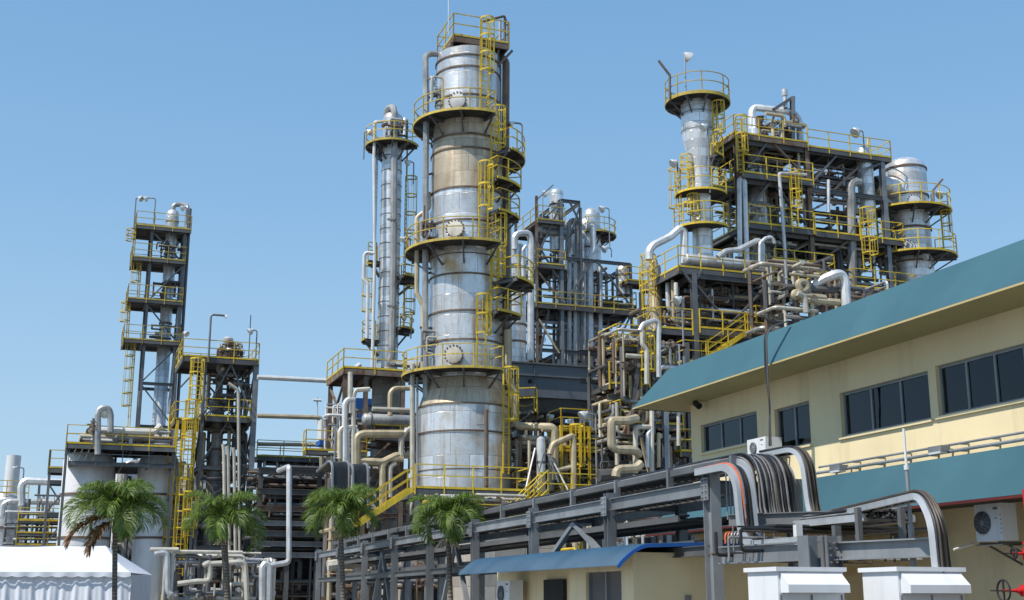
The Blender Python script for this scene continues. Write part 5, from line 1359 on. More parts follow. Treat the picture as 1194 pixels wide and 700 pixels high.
pipework('small pipes round the capsule vessel', o, e0+.2, 0, .3, 2.5, zo(310), zo(250), 12, 63, .04, .09, ('steel', 'brown', 'silverd'), .5, 4)
floodlight(P(711, 290, 91), 3.2, -E*.4, 'high floodlight on a thin pole at the braced structure', bulb=.24)
floodlight(P(713, 300, 91), .7, -E*.4, 'lower floodlight on the thin pole at the braced structure', bulb=.24)
floodlight(P(633, 262, 90), 2.6, E*.1, 'floodlight at the upper left corner of the braced structure', bulb=.24)
T = thing('fan_drum', 'pale curled pipe bundle at the right end of the air cooler roof', 'pipes', P(700, 420, 69))
for k in range(3): pipe(T, [P(695+k*2, 422-k, 69-k*.3), P(706+k*3, 416-k*2, 69), P(722+k*2, 410+k*3, 69.5)], .16, 'silver', bend=.3)
# ================================================================= RIGHT HAND PROCESS BLOCK
A_ = Plane(791, 68, 311); oA = A_(791, 311); zA = lambda y, px=791: A_(px, y).z; oA.z = 0
B_ = Plane(858, 74, 157); oB = B_(858, 157); zB = lambda y, px=858: B_(px, y).z; oB.z = 0
ea = lambda px, y=311: (A_(px, y)-A_(791, 311)).dot(E)
eb = lambda px, y=157: (B_(px, y)-B_(858, 157)).dot(E)
TB = thing('steel_structure', 'highest right hand steel structure with three long yellow railed decks and rusty posts', 'steel structure', oB)
x1, x2 = eb(941, 200), eb(1033, 260); DB = 4.2
L1, L2, L3, L4 = zB(157), zB(203), zB(262, 872), zB(317, 905)
for e_, mt in ((0, 'steelb'), (x1, 'steelb'), (x2, 'galv')):
    for d_ in (0, DB): post(TB, loc(oB, e_, d_, 0), loc(oB, e_, d_, L1-.3), .3, mt if d_ == 0 else 'steel')
g = .15
for z in (L1-.45, L2-.4, L3-.4, L4-.4):
    for d_ in (0, DB): beam(TB, loc(oB, g, d_, z), loc(oB, x1-g, d_, z), .16, .3, 'steel'); beam(TB, loc(oB, x1+g, d_, z), loc(oB, x2-g, d_, z), .16, .3, 'steel')
    for e_ in (0, x1, x2): beam(TB, loc(oB, e_, g, z), loc(oB, e_, DB-g, z), .16, .3, 'steel')
deck(TB, oB, -.3, x1, -.3, DB+.3, L1, 'FLB', 'steelb', 'yelb', 1.2, .3)
deck(TB, oB, x1+.02, x2+.6, -.25, 2.4, L1-.22, 'FRB', 'steel', 'yelb', 1.2, .25)
deck(TB, oB, 0.1, x1+.1, -.5, DB, L2, 'FL', 'steel', 'yelb', 1.2, .3)
deck(TB, oB, .4, x1+.0, -.4, DB, L3, 'FL', 'steel', 'yelb', 1.2, .3)
deck(TB, oB, x1+.1, x2+1.0, -.4, DB, L3-.05, 'FR', 'steel', 'yelb', 1.2, .3)
deck(TB, oB, 1.8, x1+1, -.9, DB, L4, 'FR', 'steel', 'yelb', 1.2, .3)
deck(TB, oB, x1+2.6, x2+1.5, -.6, DB, zB(337, 993), 'FLR', 'steel', 'yelb', 1.2, .3)
bb = lambda px, py, d_=0: B_(px, py, d_)
for (a, b, c, d_, mt) in ((873, 196, 893, 168, 'galvd'), (902, 168, 939, 205, 'steelb'), (876, 240, 899, 211, 'galvd'), (900, 211, 940, 262, 'steel'), (944, 216, 975, 182, 'galvd'), (962, 232, 1000, 196, 'steel'), (1000, 200, 1030, 190, 'galvd'), (872, 305, 900, 268, 'galvd'), (902, 268, 938, 315, 'steel'), (948, 312, 990, 280, 'steelb'), (1004, 320, 990, 285, 'steel'), (1032, 300, 1055, 275, 'galvd')):
    brace(TB, bb(a, b, -.05), bb(c, d_, -.05), .16, mt)
for (a, b, c, d_) in ((865, 205, 935, 260), (940, 210, 870, 262), (945, 190, 1020, 250), (945, 285, 1020, 335), (870, 260, 930, 330)):
    brace(TB, bb(a, b, DB), bb(c, d_, DB), .18, 'steel')
ladder(TB, bb(1012, 318, -.55).xy.to_3d(), zB(318, 1012), zB(250, 1012), -D, True, 'yelb', 1.0, .55, .5)
ladder(TB, bb(864, 203, -.5).xy.to_3d(), L2, L1+.9, -D, True, 'yelb', 1.2)
ladder(TB, bb(940, 260, -.6).xy.to_3d()+E*-.8, L3, L2+.2, -D, True, 'yelb', 1.2)
stair(TB, loc(oB, -1.2, 3.6, L2-.6), loc(oB, -1.2, .4, L1-.2), E, .8, 'yelb')
deck(TB, oB, -1.7, -.1, .2, 4, L2-.9, 'FL', 'steel', 'yelb', 1.1, .2)
# mid frame
TA = thing('steel_structure', 'nearer right hand steel structure whose corner deck juts out over the teal roof', 'steel structure', oA)
y1, y2 = ea(808), ea(903); DA = 5
zl = zA(383, 810)
for e_, mt in ((y1, 'galvd'), (y2, 'steelb'), (ea(960), 'steel')):
    for d_ in (0, DA): post(TA, loc(oA, e_, d_, 0), loc(oA, e_, d_, zA(311)-.3), .3, mt if d_ == 0 else 'steel')
for e_, d_ in ((.1, DA),): post(TA, loc(oA, e_, d_, 0), loc(oA, e_, d_, zA(311)-.3), .26, 'steel')
for z in (zA(311)-.45, zl-.4):
    for d_ in (0, DA): beam(TA, loc(oA, y1+g, d_, z), loc(oA, y2-g, d_, z), .16, .3, 'steel'); beam(TA, loc(oA, y2+g, d_, z), loc(oA, ea(960)-g, d_, z), .16, .3, 'steel')
    for e_ in (y1, y2): beam(TA, loc(oA, e_, g, z), loc(oA, e_, DA-g, z), .16, .3, 'steel')
deck(TA, oA, 0, ea(894), 0, DA, zA(311), 'FL', 'steel', 'yelb', 1.25, .35)
deck(TA, oA, ea(905), ea(962), .3, DA, zA(311)-.05, 'FR', 'steel', 'yelb', 1.2, .3)
deck(TA, oA, y1+.2, ea(893, 385), -.2, 3, zl, 'F', 'galvd', 'yelb', 1.1, .35)
deck(TA, oA, ea(873, 385), ea(893, 385), -.9, -.22, zl+.1, 'FLR', 'steel', 'yelb', 1.3, .2)
deck(TA, oA, ea(770, 385), y1-.2, -.1, 3.4, zl-.15, 'FL', 'steel', 'yelb', 1.2, .3)
deck(TA, oA, ea(790, 430), y1+1.6, -.8, 1.6, zA(425, 800), 'FLR', 'steel', 'yelb', 1.2, .3)
stair(TA, A_(822, 420, -.4), A_(868, 388, -.4), D, .8, 'yelb')
aa = lambda px, py, d_=0: A_(px, py, d_)
for (a, b, c, d_, mt) in ((795, 315, 806, 330, 'galvd'), (818, 316, 808, 332, 'galvd'), (893, 325, 902, 340, 'galvd'), (915, 325, 904, 342, 'galvd'), (853, 405, 866, 380, 'galvd'), (810, 330, 850, 378, 'steel'), (898, 330, 850, 380, 'steel')):
    brace(TA, aa(a, b, -.05), aa(c, d_, -.05), .14, mt)
# tall column with flared head
def vc(px, Y, prof, label, name='process_column', mat='clad2', n=36, yref=300, cat='column'):
    """prof: (radius px, y px) from the bottom up, turned into metres at depth Y"""
    c = P(px, yref, Y); c.z = 0; T = thing(name, label, cat, c); z = lambda y: max(0, P(px, y, Y).z); k = mpp(yref, Y)
    shell(T, c, [(r*k, z(y)) for r, y in prof], mat, n=n); return T, c, z, k
T, c, z, k = vc(818, 71.5, [(11.5, 720), (11.5, 205), (12, 197), (19.5, 160), (20, 154), (20, 116), (15, 113), (.1, 111)], 'silver column widening to a flared head under a full round yellow platform', yref=250)
rings(T, c, [(z(y), (19.5 if y < 155 else 9.5)*k) for y in (154, 135, 198, 222, 262, 290, 330, 350, 370, 390)], 'silverd', .12, .05, n=32)
ca = math.degrees(math.atan2(-c.y, -c.x)) % 360
ringplat(T, c, z(121), 19*k, 38*k, 0, 360, h=1.3, depth=.2)
ringplat(T, c, z(228), 9.5*k, 30*k, ca-100, ca+80, rail='yelb', h=1.3, br=False)
ringplat(T, c, z(268), 9.5*k, 32*k, ca-105, ca+70, rail='yelb', h=1.3, br=False)
ringplat(T, c, z(185), 14*k, 28*k, ca+50, ca+120, rail='yelb', h=1.2)
def cl(ang, r, y0, y1, cz=1.4, **kw):
    a = R(ang); p = Vector((c.x+r*cos(a), c.y+r*sin(a), 0)); ladder(T, p, z(y0), z(y1), p-c, True, 'yelb', cz, **kw)
cl(ca-60, 12*k, 228, 184); cl(ca-30, 12*k, 268, 232, .8); cl(ca-70, 26*k, 262, 200, 1.0); cl(ca+60, 22*k, 185, 126)
post_ = P(800, 110, 70.0)
floodlight(Vector((post_.x, post_.y, z(121))), 2.6, E*.05, 'white lamp on a thin post over the flared head of the silver column', bulb=.28)
T2 = thing('davit', 'dark bent arm leaning left over the round platform of the flared column', 'davit', P(781, 118, 70.5))
m = MB(); m.tube(fillet([P(781, 118, 70.5), P(781, 88, 70.5), P(768, 71, 70.5)], .3), .08, 6); m.build('arm', M['steelb'], T2)
floodlight(P(790, 200, 70.5), .6, -E*.1, 'small dark floodlight left of the flared column at its second platform', bulb=.22, mat='steel')
floodlight(P(828, 225, 70), 4.2, -E*.1, 'floodlight on the pale pole in front of the flared column', bulb=.22)
pipework('small valves on the round top platform of the flared column', P(812, 120, 71.5).xy.to_3d(), -.8, 1.6, -.5, 1, z(121), z(108), 9, 70, .04, .1, ('dark', 'galvd', 'beige'), .5, 4)
# vessels in the upper block
T, c, z, k = vc(884, 76.5, [(12, 420), (12, 268), (11.5, 210), (10, 180), (9, 160), (9, 152), (5, 150), (4, 138), (.1, 137)], 'stained silver vessel rising through the three decks of the highest right hand structure', mat='clad', yref=220)
rings(T, c, [(z(y), 11.8*k) for y in (198, 240, 255, 300)], 'silverd', .14, .07)
T = thing('overhead_pipe', 'fat silver pipe arching off the stained vessel at the very top of the right block', 'pipe', B_(880, 136, 1))
pipe(T, [B_(876.5, 152, 2), B_(876.5, 130, 2), B_(880, 125.5, 2), B_(918, 130, 1), B_(926, 133, 1), B_(932, 142, 1), B_(933, 170, 1)], .24, 'silver', bend=.8)
T = thing('overhead_pipe', 'grey curved pipe below the fat silver arch at the top right of the block', 'pipe', B_(920, 146, 0))
pipe(T, [B_(911, 166, .5), B_(911, 147, .5), B_(915, 143, .5), B_(938, 147, .5)], .2, 'silverd', bend=.5)
T = thing('vent_mast', 'short silver vent on a dark slanted beam above the fat silver arch', 'vent', B_(915, 125, .8))
m = MB(); p = B_(915.5, 120, .8); m.lathe(p.xy.to_3d(), [(.14, B_(915, 126, .8).z), (.14, B_(915, 113, .8).z), (.2, B_(915, 112, .8).z), (.2, B_(915, 105, .8).z), (.01, B_(915, 104, .8).z)], 14); m.build('vent_pipe', M['silver'], T)
m = MB(); m.bar(B_(902, 128, .7), B_(924, 114, .7), .2, .2); m.build('slanted_beam', M['steel'], T, smooth=False)
m = MB(); m.hbeam(B_(924, 165, .7), B_(924, 113, .7), .26, .26); m.build('post', M['galv'], T, smooth=False)
m = MB(); m.bar(B_(898, 150, .7), B_(904, 130, .7), .12, .12); m.build('strut', M['steel'], T, smooth=False)
pipework('valves and stubs on the top deck of the right hand block', loc(oB, 2.4, .3, 0), 0, 2.6, -.2, 2.0, L1+.05, L1+2.0, 20, 72, .05, .12, ('brown', 'silverd', 'beige', 'cream'), .45, 8)
for (i, (za, zb_, lb)) in enumerate(((L2, L1-.5, 'pipes between the first and second decks of the highest right hand structure'), (L3, L2-.5, 'pipes between the second and third decks of the highest right hand structure'), (L4, L3-.5, 'pipes below the third deck of the highest right hand structure'))):
    pipework(lb+', left bay', oB, .5, x1-.3, .4, DB-.3, za+.05, zb_, 38, 73+i, .04, .12, ('steel', 'brown', 'galvd', 'silver', 'beige', 'cream'), .4, 7)
    pipework(lb+', right bay', oB, x1+.3, x2-.3, .6, DB-.3, za+.05, zb_, 28, 83+i, .04, .12, ('steel', 'brown', 'galvd', 'silver', 'cream'), .4, 6)
def bpipe(label, pts, r, mat, name='process_pipe', pl=B_, **kk):
    T = thing(name, label, 'pipe', pl(*pts[0])); pipe(T, [pl(*p) for p in pts], r, mat, **kk)
bpipe('first of two slim silver pipes rising beside the rusty left post of the right block', [(863, 300, -.3), (862, 210, -.3), (865, 207, 0)], .15, 'silver')
bpipe('second of two slim silver pipes beside the rusty left post, nearer the stained vessel', [(871, 305, -.3), (868, 211, -.3), (864, 208, .4)], .17, 'silver')
bpipe('thin white pipe standing full height before the third deck of the right block', [(940, 204, -.7), (908.5, 202, -.7), (917, 318, -.7)], .11, 'silver', bend=.2)
bpipe('slim silver pipe by the second bay of the right block', [(966, 248, -.2), (966, 210, -.2)], .11, 'silver')
bpipe('tall grey pipe with an elbow left of the twin-deck vessel', [(1003, 213, 0), (996, 212, 0), (992, 217, 0), (993, 260, 0), (994, 345, 0)], .28, 'silverd', bend=.7)
bpipe('pipe standing behind the caged ladder at the right bay', [(1001, 345, 1.5), (1001, 290, 1.5)], .2, 'silverd')
T, c, z, k = vc(1010, 78, [(3, 262), (9, 252), (9.5, 240), (9.5, 205), (9, 182), (8, 174), (.1, 170)], 'silver vessel at the right bay joined by a fat duct to the domed drum tower', mat='clad2', yref=220)
T = thing('round_cap', 'round silver fitting with a rusty tip on the top right deck', 'fitting', B_(1010, 182, .6)); p = B_(1006, 186, .6); m = MB(); m.lathe(p, [(.4, 0), (.45, .3), (.3, .7), (.1, .9), (.01, .95)], 18); m.build('cap', M['silver'], T)
m = MB(); p = B_(1012, 176, .6); m.tube([B_(1012, 186, .6), p, B_(1012, 160, .6)], .12, 8, radii=[.12, .16, .05]); m.build('tip', M['beige'], T)
floodlight(B_(1008, 178, .2), 1.5, -E*.35, 'floodlight above the top right deck of the right block', bulb=.3)
# domed drum tower
T, c, z, k = vc(1059, 80, [(24, 480), (24, 320), (23.6, 285), (23, 250), (24, 232), (24, 200), (22, 193), (15, 188.5), (6, 187), (.1, 187)], 'wide domed silver drum tower at the far right with two curved yellow platforms', 'drum_tower', 'clad2', 44, 250, 'tower')
rings(T, c, [(z(y), 24*k) for y in (200, 232, 270, 309)], 'brown', .12, .06)
ca = math.degrees(math.atan2(-c.y, -c.x)) % 360
ringplat(T, c, z(250), 23.5*k, 48*k, ca-75, ca+95, rail='yelb', h=1.3)
ringplat(T, c, z(303), 23.5*k, 50*k, ca-75, ca+95, rail='yelb', h=1.3)
a = R(ca+82); p = Vector((c.x+36*k*cos(a), c.y+36*k*sin(a), 0)); ladder(T, p, z(303), z(252), p-c, True, 'yelb', 1.2)
manhole(T, c, 24*k, ca+15, z(244), .45, 'silver'); manhole(T, c, 24*k, ca-5, z(296), .45, 'silver')
m = MB(); a_ = P(1018, 216, 78.6); b_ = P(1052, 216, 79.8); b_.z = a_.z; m.lathe(a_, [(10*k, 0), (13*k, .5), (13*k, (b_-a_).length)], 26, axis=(b_-a_)); m.build('duct', M['clad2'], T)
T = thing('davit', 'dark kinked arm above the right side of the domed drum tower', 'davit', P(1092, 250, 79)); m = MB(); m.tube([P(1089, 250, 79), P(1088, 222, 79), P(1099, 209, 79)], .08, 6); m.build('arm', M['steelb'], T)
floodlight(P(1108, 270, 79), 2.6, -E*.4, 'floodlight at the right of the domed drum tower', bulb=.24)
floodlight(P(1087, 312, 78), .8, -E*.3, 'small floodlight just above the teal roof right of the domed drum tower', bulb=.2)
pipework('nozzles and thin lines on the left face of the domed drum tower', P(1036, 300, 79.5).xy.to_3d(), -.6, .3, -.3, .4, z(335), z(240), 16, 93, .05, .1, ('silverd', 'brown', 'cream'), .5, 6)
# mid block items
T = thing('horizontal_drum', 'long pale horizontal drum lying on the corner deck behind the rails', 'vessel', aa(797, 302, 1)); a = aa(800, 303, .9); b = aa(889, 314, .9); b.z = a.z; drum(T, a, b, .36, 'clad2')
for f in (.1, .85): m = MB(); p = a.lerp(b, f); m.bar(p-U*.36, Vector((p.x, p.y, zA(311)+.01)), .2, .3); m.build('saddle', M['steel'], T, smooth=False)
aq = Plane(760, 70, 290)
bpipe('fat silver pipe swan-necked over the left corner of the corner deck', [(757, 303), (757, 292), (762, 286), (782, 276), (793, 266), (798, 270), (798, 308)], .24, 'silver', pl=aq, bend=.8)
bpipe('silver pipe zigzagging above the horizontal drum', [(837, 300, 0), (846, 293, 0), (862, 291, 0), (884, 280, 0), (889, 284, 0), (889, 306, 0)], .16, 'silver', pl=A_, bend=.4)
bpipe('silver pipe hooked near the stair post of the corner deck', [(886, 306, -.2), (886, 284, -.2), (892, 278, -.2), (900, 276, -.2), (903, 284, -.2)], .1, 'silver', pl=A_, bend=.3)
bpipe('thin silver upright in front of the mid structure', [(897, 386, -.3), (897, 322, -.3)], .12, 'silver', pl=A_)
T, c, z, k = vc(763, 71.5, [(9, 560), (9, 350), (8, 345), (8, 312), (5, 309), (4, 303), (.1, 302)], 'brownish vessel beside the round caged ladder left of the corner deck', mat='cladr', yref=330)
p = Vector((c.x-.45, c.y-.35, 0)); T3 = thing('caged_ladder', 'bright yellow fully caged ladder left of the corner deck', 'ladder', (p.x, p.y, z(372))); ladder(T3, p, z(372), z(302), -D-E*.3, True, 'yelb', .4, .55, .45)
m = MB(); m.bar(p+U*z(371), c+U*z(371), .1); m.build('bracket', M['yelb'], T3, smooth=False)
# big pipes over the roof
cq = Plane(960, 66, 330)
bpipe('fat silver pipe bent down behind the teal roof edge near the middle', [(948, 333, .8), (956, 328, .6), (970, 321), (980, 319), (985, 326), (987, 362)], .26, 'silver', pl=cq, bend=.7)
bpipe('browned pipe with a round elbow left of the fat silver bend', [(962, 348), (936, 345), (926, 346), (926, 342), (937, 340), (942, 336), (938, 328), (930, 330), (933, 338)], .2, 'beige', pl=cq, bend=.3)
bpipe('long browned pipe behind the teal roof below the fat silver bend', [(933, 349), (978, 353)], .2, 'beige', pl=cq)
bpipe('cream elbow pipe dropping behind the roof left of the browned pipes', [(930, 342, -.3), (938, 346, -.3), (940, 365, -.3)], .16, 'cream', pl=cq, bend=.3)
bpipe('dark straight pipe high behind the fat silver bend', [(915, 335, .5), (975, 339, .5)], .2, 'steel', pl=cq)
pipework('small pipes and flanges tucked behind the teal roof below the browned pipes', cq(905, 380).xy.to_3d(), 0, 4.2, 0, 3, zA(400, 905)-1, zA(322, 905), 40, 94, .05, .13, ('cream', 'beige', 'silverd', 'steel', 'brown'), .5, 12)
pipework('pipes behind the teal roof below the right bay', cq(975, 360).xy.to_3d(), 0, 6, 2, 6, zA(400, 905), zA(335, 960), 36, 95, .05, .15, ('galvd', 'silverd', 'steel', 'brown'), .5, 8)
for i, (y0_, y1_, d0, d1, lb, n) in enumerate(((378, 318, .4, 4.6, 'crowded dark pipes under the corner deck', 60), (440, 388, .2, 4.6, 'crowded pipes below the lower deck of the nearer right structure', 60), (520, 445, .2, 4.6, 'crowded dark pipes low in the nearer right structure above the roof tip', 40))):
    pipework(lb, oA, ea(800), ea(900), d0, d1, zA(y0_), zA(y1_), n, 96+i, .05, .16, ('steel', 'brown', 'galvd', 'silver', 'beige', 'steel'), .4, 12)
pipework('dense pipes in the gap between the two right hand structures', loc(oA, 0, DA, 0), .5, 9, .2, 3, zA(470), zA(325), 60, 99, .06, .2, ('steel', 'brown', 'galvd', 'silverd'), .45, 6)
# plant left of the roof tip
G_ = Plane(775, 60, 500); oG = G_(722, 560); oG.z = 0; zG = lambda y: P(775, y, 60).z
eg = lambda px, y=500: (G_(px, y)-oG).dot(E)
TG = thing('steel_structure', 'cluttered lower steel structure between the air cooler and the tip of the teal roof', 'steel structure', oG)
for px, mt, d_, yt in ((731, 'galvd', 1.5, 400), (775.5, 'galv', 0, 480), (757, 'steel', 3, 385), (742, 'steel', 2.5, 380), (803, 'galvd', 1, 470), (731, 'steel', 4.5, 400), (800, 'steel', 4.5, 400)):
    post(TG, Vector((*G_(px, 540, d_).xy, 0)), G_(px, yt, d_), .26, mt)
for y in (395, 430, 462, 505, 540):
    for d_ in (1.2, 4.6): beam(TG, loc(oG, 0, d_, zG(y)), loc(oG, eg(800), d_, zG(y)), .14, .26, 'steel')
for px0, px1, y, d_, s in ((728, 762, 404, .6, 'FLR'), (727, 800, 494, .3, 'FL'), (740, 800, 452, 1.6, 'F'), (795, 808, 525, .2, 'FLR'), (757, 790, 522, 1.6, 'F'), (722, 745, 447, 1.0, 'FR')):
    deck(TG, oG, eg(px0), eg(px1), d_, d_+2.2, zG(y), s, 'steel', 'yelb', 1.1, .2)
brace(TG, G_(728, 505, .2), G_(745, 455, .2), .2, 'steelb'); brace(TG, G_(757, 550, .1), G_(745, 500, .1), .16, 'beige'); brace(TG, G_(735, 500, .2), G_(748, 392, .2), .22, 'steel')
ladder(TG, G_(752, 420, .3).xy.to_3d(), zG(452), zG(392), -D, True, 'yelb', .8)
for i, (px0, px1, y0_, y1_, lb) in enumerate(((720, 765, 470, 385, 'tangled pipes above the square S bend, high beside the air cooler'), (722, 805, 556, 500, 'upright cream and grey pipes under the tip of the teal roof'), (722, 770, 510, 465, 'tangled pipes in the middle of the cluttered lower structure'), (765, 805, 480, 400, 'thin lines on ladders just left of the teal roof slope'))):
    pipework(lb, oG, eg(px0), eg(px1), .0, 3.5, zG(y0_), zG(y1_), 46, 110+i, .045, .13, ('cream', 'brown', 'steel', 'galvd', 'silverd', 'beige'), .6, 12)
for k, (pts, r, mt, lb) in enumerate((
    ([(741, 552, -.3), (741, 498, -.3), (757, 498, -.3)], .12, 'cream', 'cream pipe bent square right of the big S bend'),
    ([(760, 550, -.3), (760, 478, -.3)], .11, 'cream', 'cream upright pipe under the teal roof tip'),
    ([(755, 545, -.3), (755, 506, -.3), (760, 500, -.3)], .1, 'silver', 'silver upright with a small hook under the teal roof tip'),
    ([(768, 545, -.2), (768, 505, -.2)], .09, 'beige', 'thin beige upright left of the grey post below the roof tip'),
    ([(754, 448, -.3), (754, 408, -.3), (749, 402, -.3), (749, 385, -.3)], .12, 'cream', 'cream upright kinked high left of the roof slope'),
    ([(769, 440, -.3), (769, 428, -.3), (794, 429, -.3)], .1, 'silver', 'pale pipe bent level above the teal roof slope'),
    ([(788, 330, -.5), (788, 345, -.5)], .1, 'cream', 'tiny upright at the edge of the corner deck'),
    ([(768, 440, -.6), (768, 372, -.6), (750, 378, -.6), (746, 386, -.6)], .12, 'silver', 'white pipe framing the left of the nearer right structure'),
    ([(791, 520, -.2), (791, 470, -.2)], .09, 'cream', 'cream upright right of the grey post below the roof tip'))):
    bpipe(lb, pts, r, mt, pl=G_, bend=.25)
floodlight(G_(797, 404, -.6), 2.4, -E*.1, 'floodlight below the lower deck of the nearer right structure', bulb=.2)
# background behind the rack: beige clad tank hall
for px0, px1, Y, yt, lb in ((560, 668, 47, 612, 'beige square clad hall seen between the rack columns'), (470, 556, 52, 640, 'low beige clad wall seen behind the fourth palm')):
    a = P(px0, 640, Y); b = P(px1, 640, Y); zt_ = P(px0, yt, Y).z; o = a.copy(); o.z = 0
    T = thing('clad_hall', lb, 'building', o); L = (b-a).length
    m = MB()
    for (p, q_) in ((loc(o, 0, 0, 0), loc(o, L, 0, 0)), (loc(o, L, 0, 0), loc(o, L, 5, 0)), (loc(o, L, 5, 0), loc(o, 0, 5, 0)), (loc(o, 0, 5, 0), loc(o, 0, 0, 0))):
        l_ = (q_-p).length; m.add([p, q_, q_+U*zt_, p+U*zt_], [(0, 1, 2, 3)], [[(0, 0), (l_, 0), (l_, zt_), (0, zt_)]])
    m.build('wall', M['tile'], T, smooth=False)
    m = MB(); m.lbox(o, -.1, L+.1, -.1, 5.1, zt_+.002, zt_+.12); m.build('roof', M['galvd'], T, smooth=False)
    m = MB(); m.lbox(o, L*.3, L*.3+.9, -.05, -.004, .02, 2.1); m.build('door', M['galvd'], T, smooth=False)
o = P(668, 640, 46); o.z = 0
pipework('pipes and yellow frames in the dark behind the rack, left of the annex', o, .2, 3.5, 0, 4, .3, P(0, 600, 46).z, 50, 120, .04, .12, ('steel', 'brown', 'yelb', 'galvd', 'beige', 'silver'), .6, 14)
o = P(640, 700, 57); o.z = 0
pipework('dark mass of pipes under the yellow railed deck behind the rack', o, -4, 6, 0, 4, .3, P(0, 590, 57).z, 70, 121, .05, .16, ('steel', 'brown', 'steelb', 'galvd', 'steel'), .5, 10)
o = P(455, 700, 50); o.z = 0
pipework('small pipes and grey hoppers behind the rack between the third and fourth palms', o, -.5, 3.5, 0, 4, .2, P(0, 640, 50).z, 40, 122, .04, .12, ('galv', 'cream', 'steel', 'brown', 'galvd'), .6, 10)
T = thing('backdrop_casing', 'dark backdrop block added behind the lower structure under the teal roof tip', 'building', P(735, 700, 66).xy.to_3d())  # dark block added so no bright sky shows through the gaps
o = P(735, 640, 66); m = MB(); m.lbox(o, 0, 9, 0, 4, 0, P(0, 520, 66).z); m.build('casing', M['darkw'], T, smooth=False)
for k in range(6):
    m = MB(); m.lbox(o, .7+1.4*k, .82+1.4*k, -.1, -.004, .2, P(0, 530, 66).z); m.build('rib', M['steel'], T, smooth=False)
# ================================================================= TENT
TQ = Plane(168, 42, 660, dir=axes(6)[0]); te, td = axes(6)
a = TQ(153, 668); ze_ = a.z; o = Vector((a.x, a.y, 0)); zr = P(160, 637, 44).z
def tp(e, d, z): return o+te*e+td*d+U*z
T = thing('party_tent', 'white fabric marquee with a scalloped valance at the lower left', 'tent', o)
L = 14; Dp = 4.0
m = MB(); N = 60; rg = random.Random(3)
def sheet(f, nu, nv, mb):
    vs = [f(i/nu, j/nv) for i in range(nu+1) for j in range(nv+1)]
    mb.add(vs, [(i*(nv+1)+j, (i+1)*(nv+1)+j, (i+1)*(nv+1)+j+1, i*(nv+1)+j+1) for i in range(nu) for j in range(nv)])
sheet(lambda u, v: tp(-L*u-1.3*v*(1-u), Dp*.5*v, ze_+(zr-ze_)*v-.10*sin(pi*v)+min(1, u*12)*(.02*sin(u*26+2*sin(u*9))*sin(v*5)-.03*abs(sin(u*L*pi/4.6)))), 80, 8, m)
sheet(lambda u, v: tp(-L*u-1.3*(1-v)*(1-u), Dp*.5+Dp*.5*v, zr-(zr-ze_)*v), 8, 4, m)
def hip(u, v):
    a = tp(-1.3*v, Dp*.5*v, ze_+(zr-ze_)*v-.10*sin(pi*v)); b = tp(-1.3*v, Dp-Dp*.5*v, ze_+(zr-ze_)*v); return a.lerp(b, u)
sheet(hip, 8, 8, m)
m.build('roof', M['tent'], T, ang=60)
m = MB(); sc = .42
def val(u, v):
    x = L*u; ph = (x % sc)/sc; return tp(-x, -.03-.02*sin(x*9)*v, ze_+.02-v*(.13+.04*sin(pi*ph)))
sheet(val, 340, 2, m); m.build('valance', M['tent'], T, ang=60)
m = MB()
def cur(u, v):
    x = L*u; fo = .06*sin(x*7+1.5*sin(x*1.7))+.05*sin(x*17+v*1.2)+.03*sin(x*31+v*2.6)
    pinch = .25*sin(v*pi)*abs(sin(x*1.1))
    return tp(-x+.1*sin(x*2.3)*v, .12+fo*(.25+.75*v)-pinch*.2, (ze_-.06)*(1-v))
sheet(cur, 420, 10, m); m.build('curtain', M['tent'], T, ang=80)
m = MB()
def cur2(u, v): return tp(0+.03*sin(u*30), .1+Dp*.97*u, (ze_-.06)*(1-v))
sheet(cur2, 60, 4, m); m.build('side_curtain', M['tent'], T, ang=80)
for e_ in (-.08, -4.7, -9.3):
    m = MB(); m.tube([tp(e_, .3, 0), tp(e_, .3, ze_)], .035, 8); m.build('pole', M['galv'], T)
# ================================================================= PALMS
def leafmat(name, c1, c2, tr=.25):
    t = NT(name); n = t.noise(t.coord('Object', (1, 1, 1)), 5, 4); oi = t.n('ShaderNodeObjectInfo')
    g_ = t.n('ShaderNodeNewGeometry')
    c = t.mix(t.ramp(n, .35, .65), c1, c2); c = t.mix(t.ramp(g_.outputs['Random Per Island'], .1, .9, (0, 0, 0), (.6,)*3), c, tuple(k*.55 for k in c1))
    t.l(c, t.b.inputs['Base Color']); t.b.inputs['Roughness'].default_value = .5
    tb = t.n('ShaderNodeBsdfTranslucent'); t.l(c, tb.inputs['Color']); mx = t.n('ShaderNodeMixShader'); mx.inputs[0].default_value = tr
    out = t.t.nodes['Material Output']; t.l(t.b.outputs[0], mx.inputs[1]); t.l(tb.outputs[0], mx.inputs[2]); t.l(mx.outputs[0], out.inputs[0]); return t.m
LEAF = leafmat('palm_leaf_green', (.08, .155, .018), (.25, .34, .055), .38)
DEAD = leafmat('dead_palm_leaf', (.22, .10, .03), (.35, .20, .08), .1)
SHAFT = painted('green_crownshaft', (.16, .26, .06), .4, 0, .3, (.2, .16, .05), 2, .15)
def trunkmat():
    t = NT('ringed_palm_trunk'); c0 = t.coord('Object', (1, 1, 1)); w_ = t.n('ShaderNodeTexWave', wave_type='BANDS', bands_direction='Z')
    w_.inputs['Scale'].default_value = 3.2; w_.inputs['Distortion'].default_value = 1.5; t.l(c0, w_.inputs['Vector'])
    c = t.mix(w_.outputs['Fac'], (.10, .085, .065), (.24, .21, .17)); c = t.mix(t.ramp(t.noise(c0, 4, 6), .4, .7), c, (.09, .08, .06))
    t.l(c, t.b.inputs['Base Color']); t.b.inputs['Roughness'].default_value = .9; t.bump(w_.outputs['Fac'], .5, .02); return t.m
TRK = trunkmat()
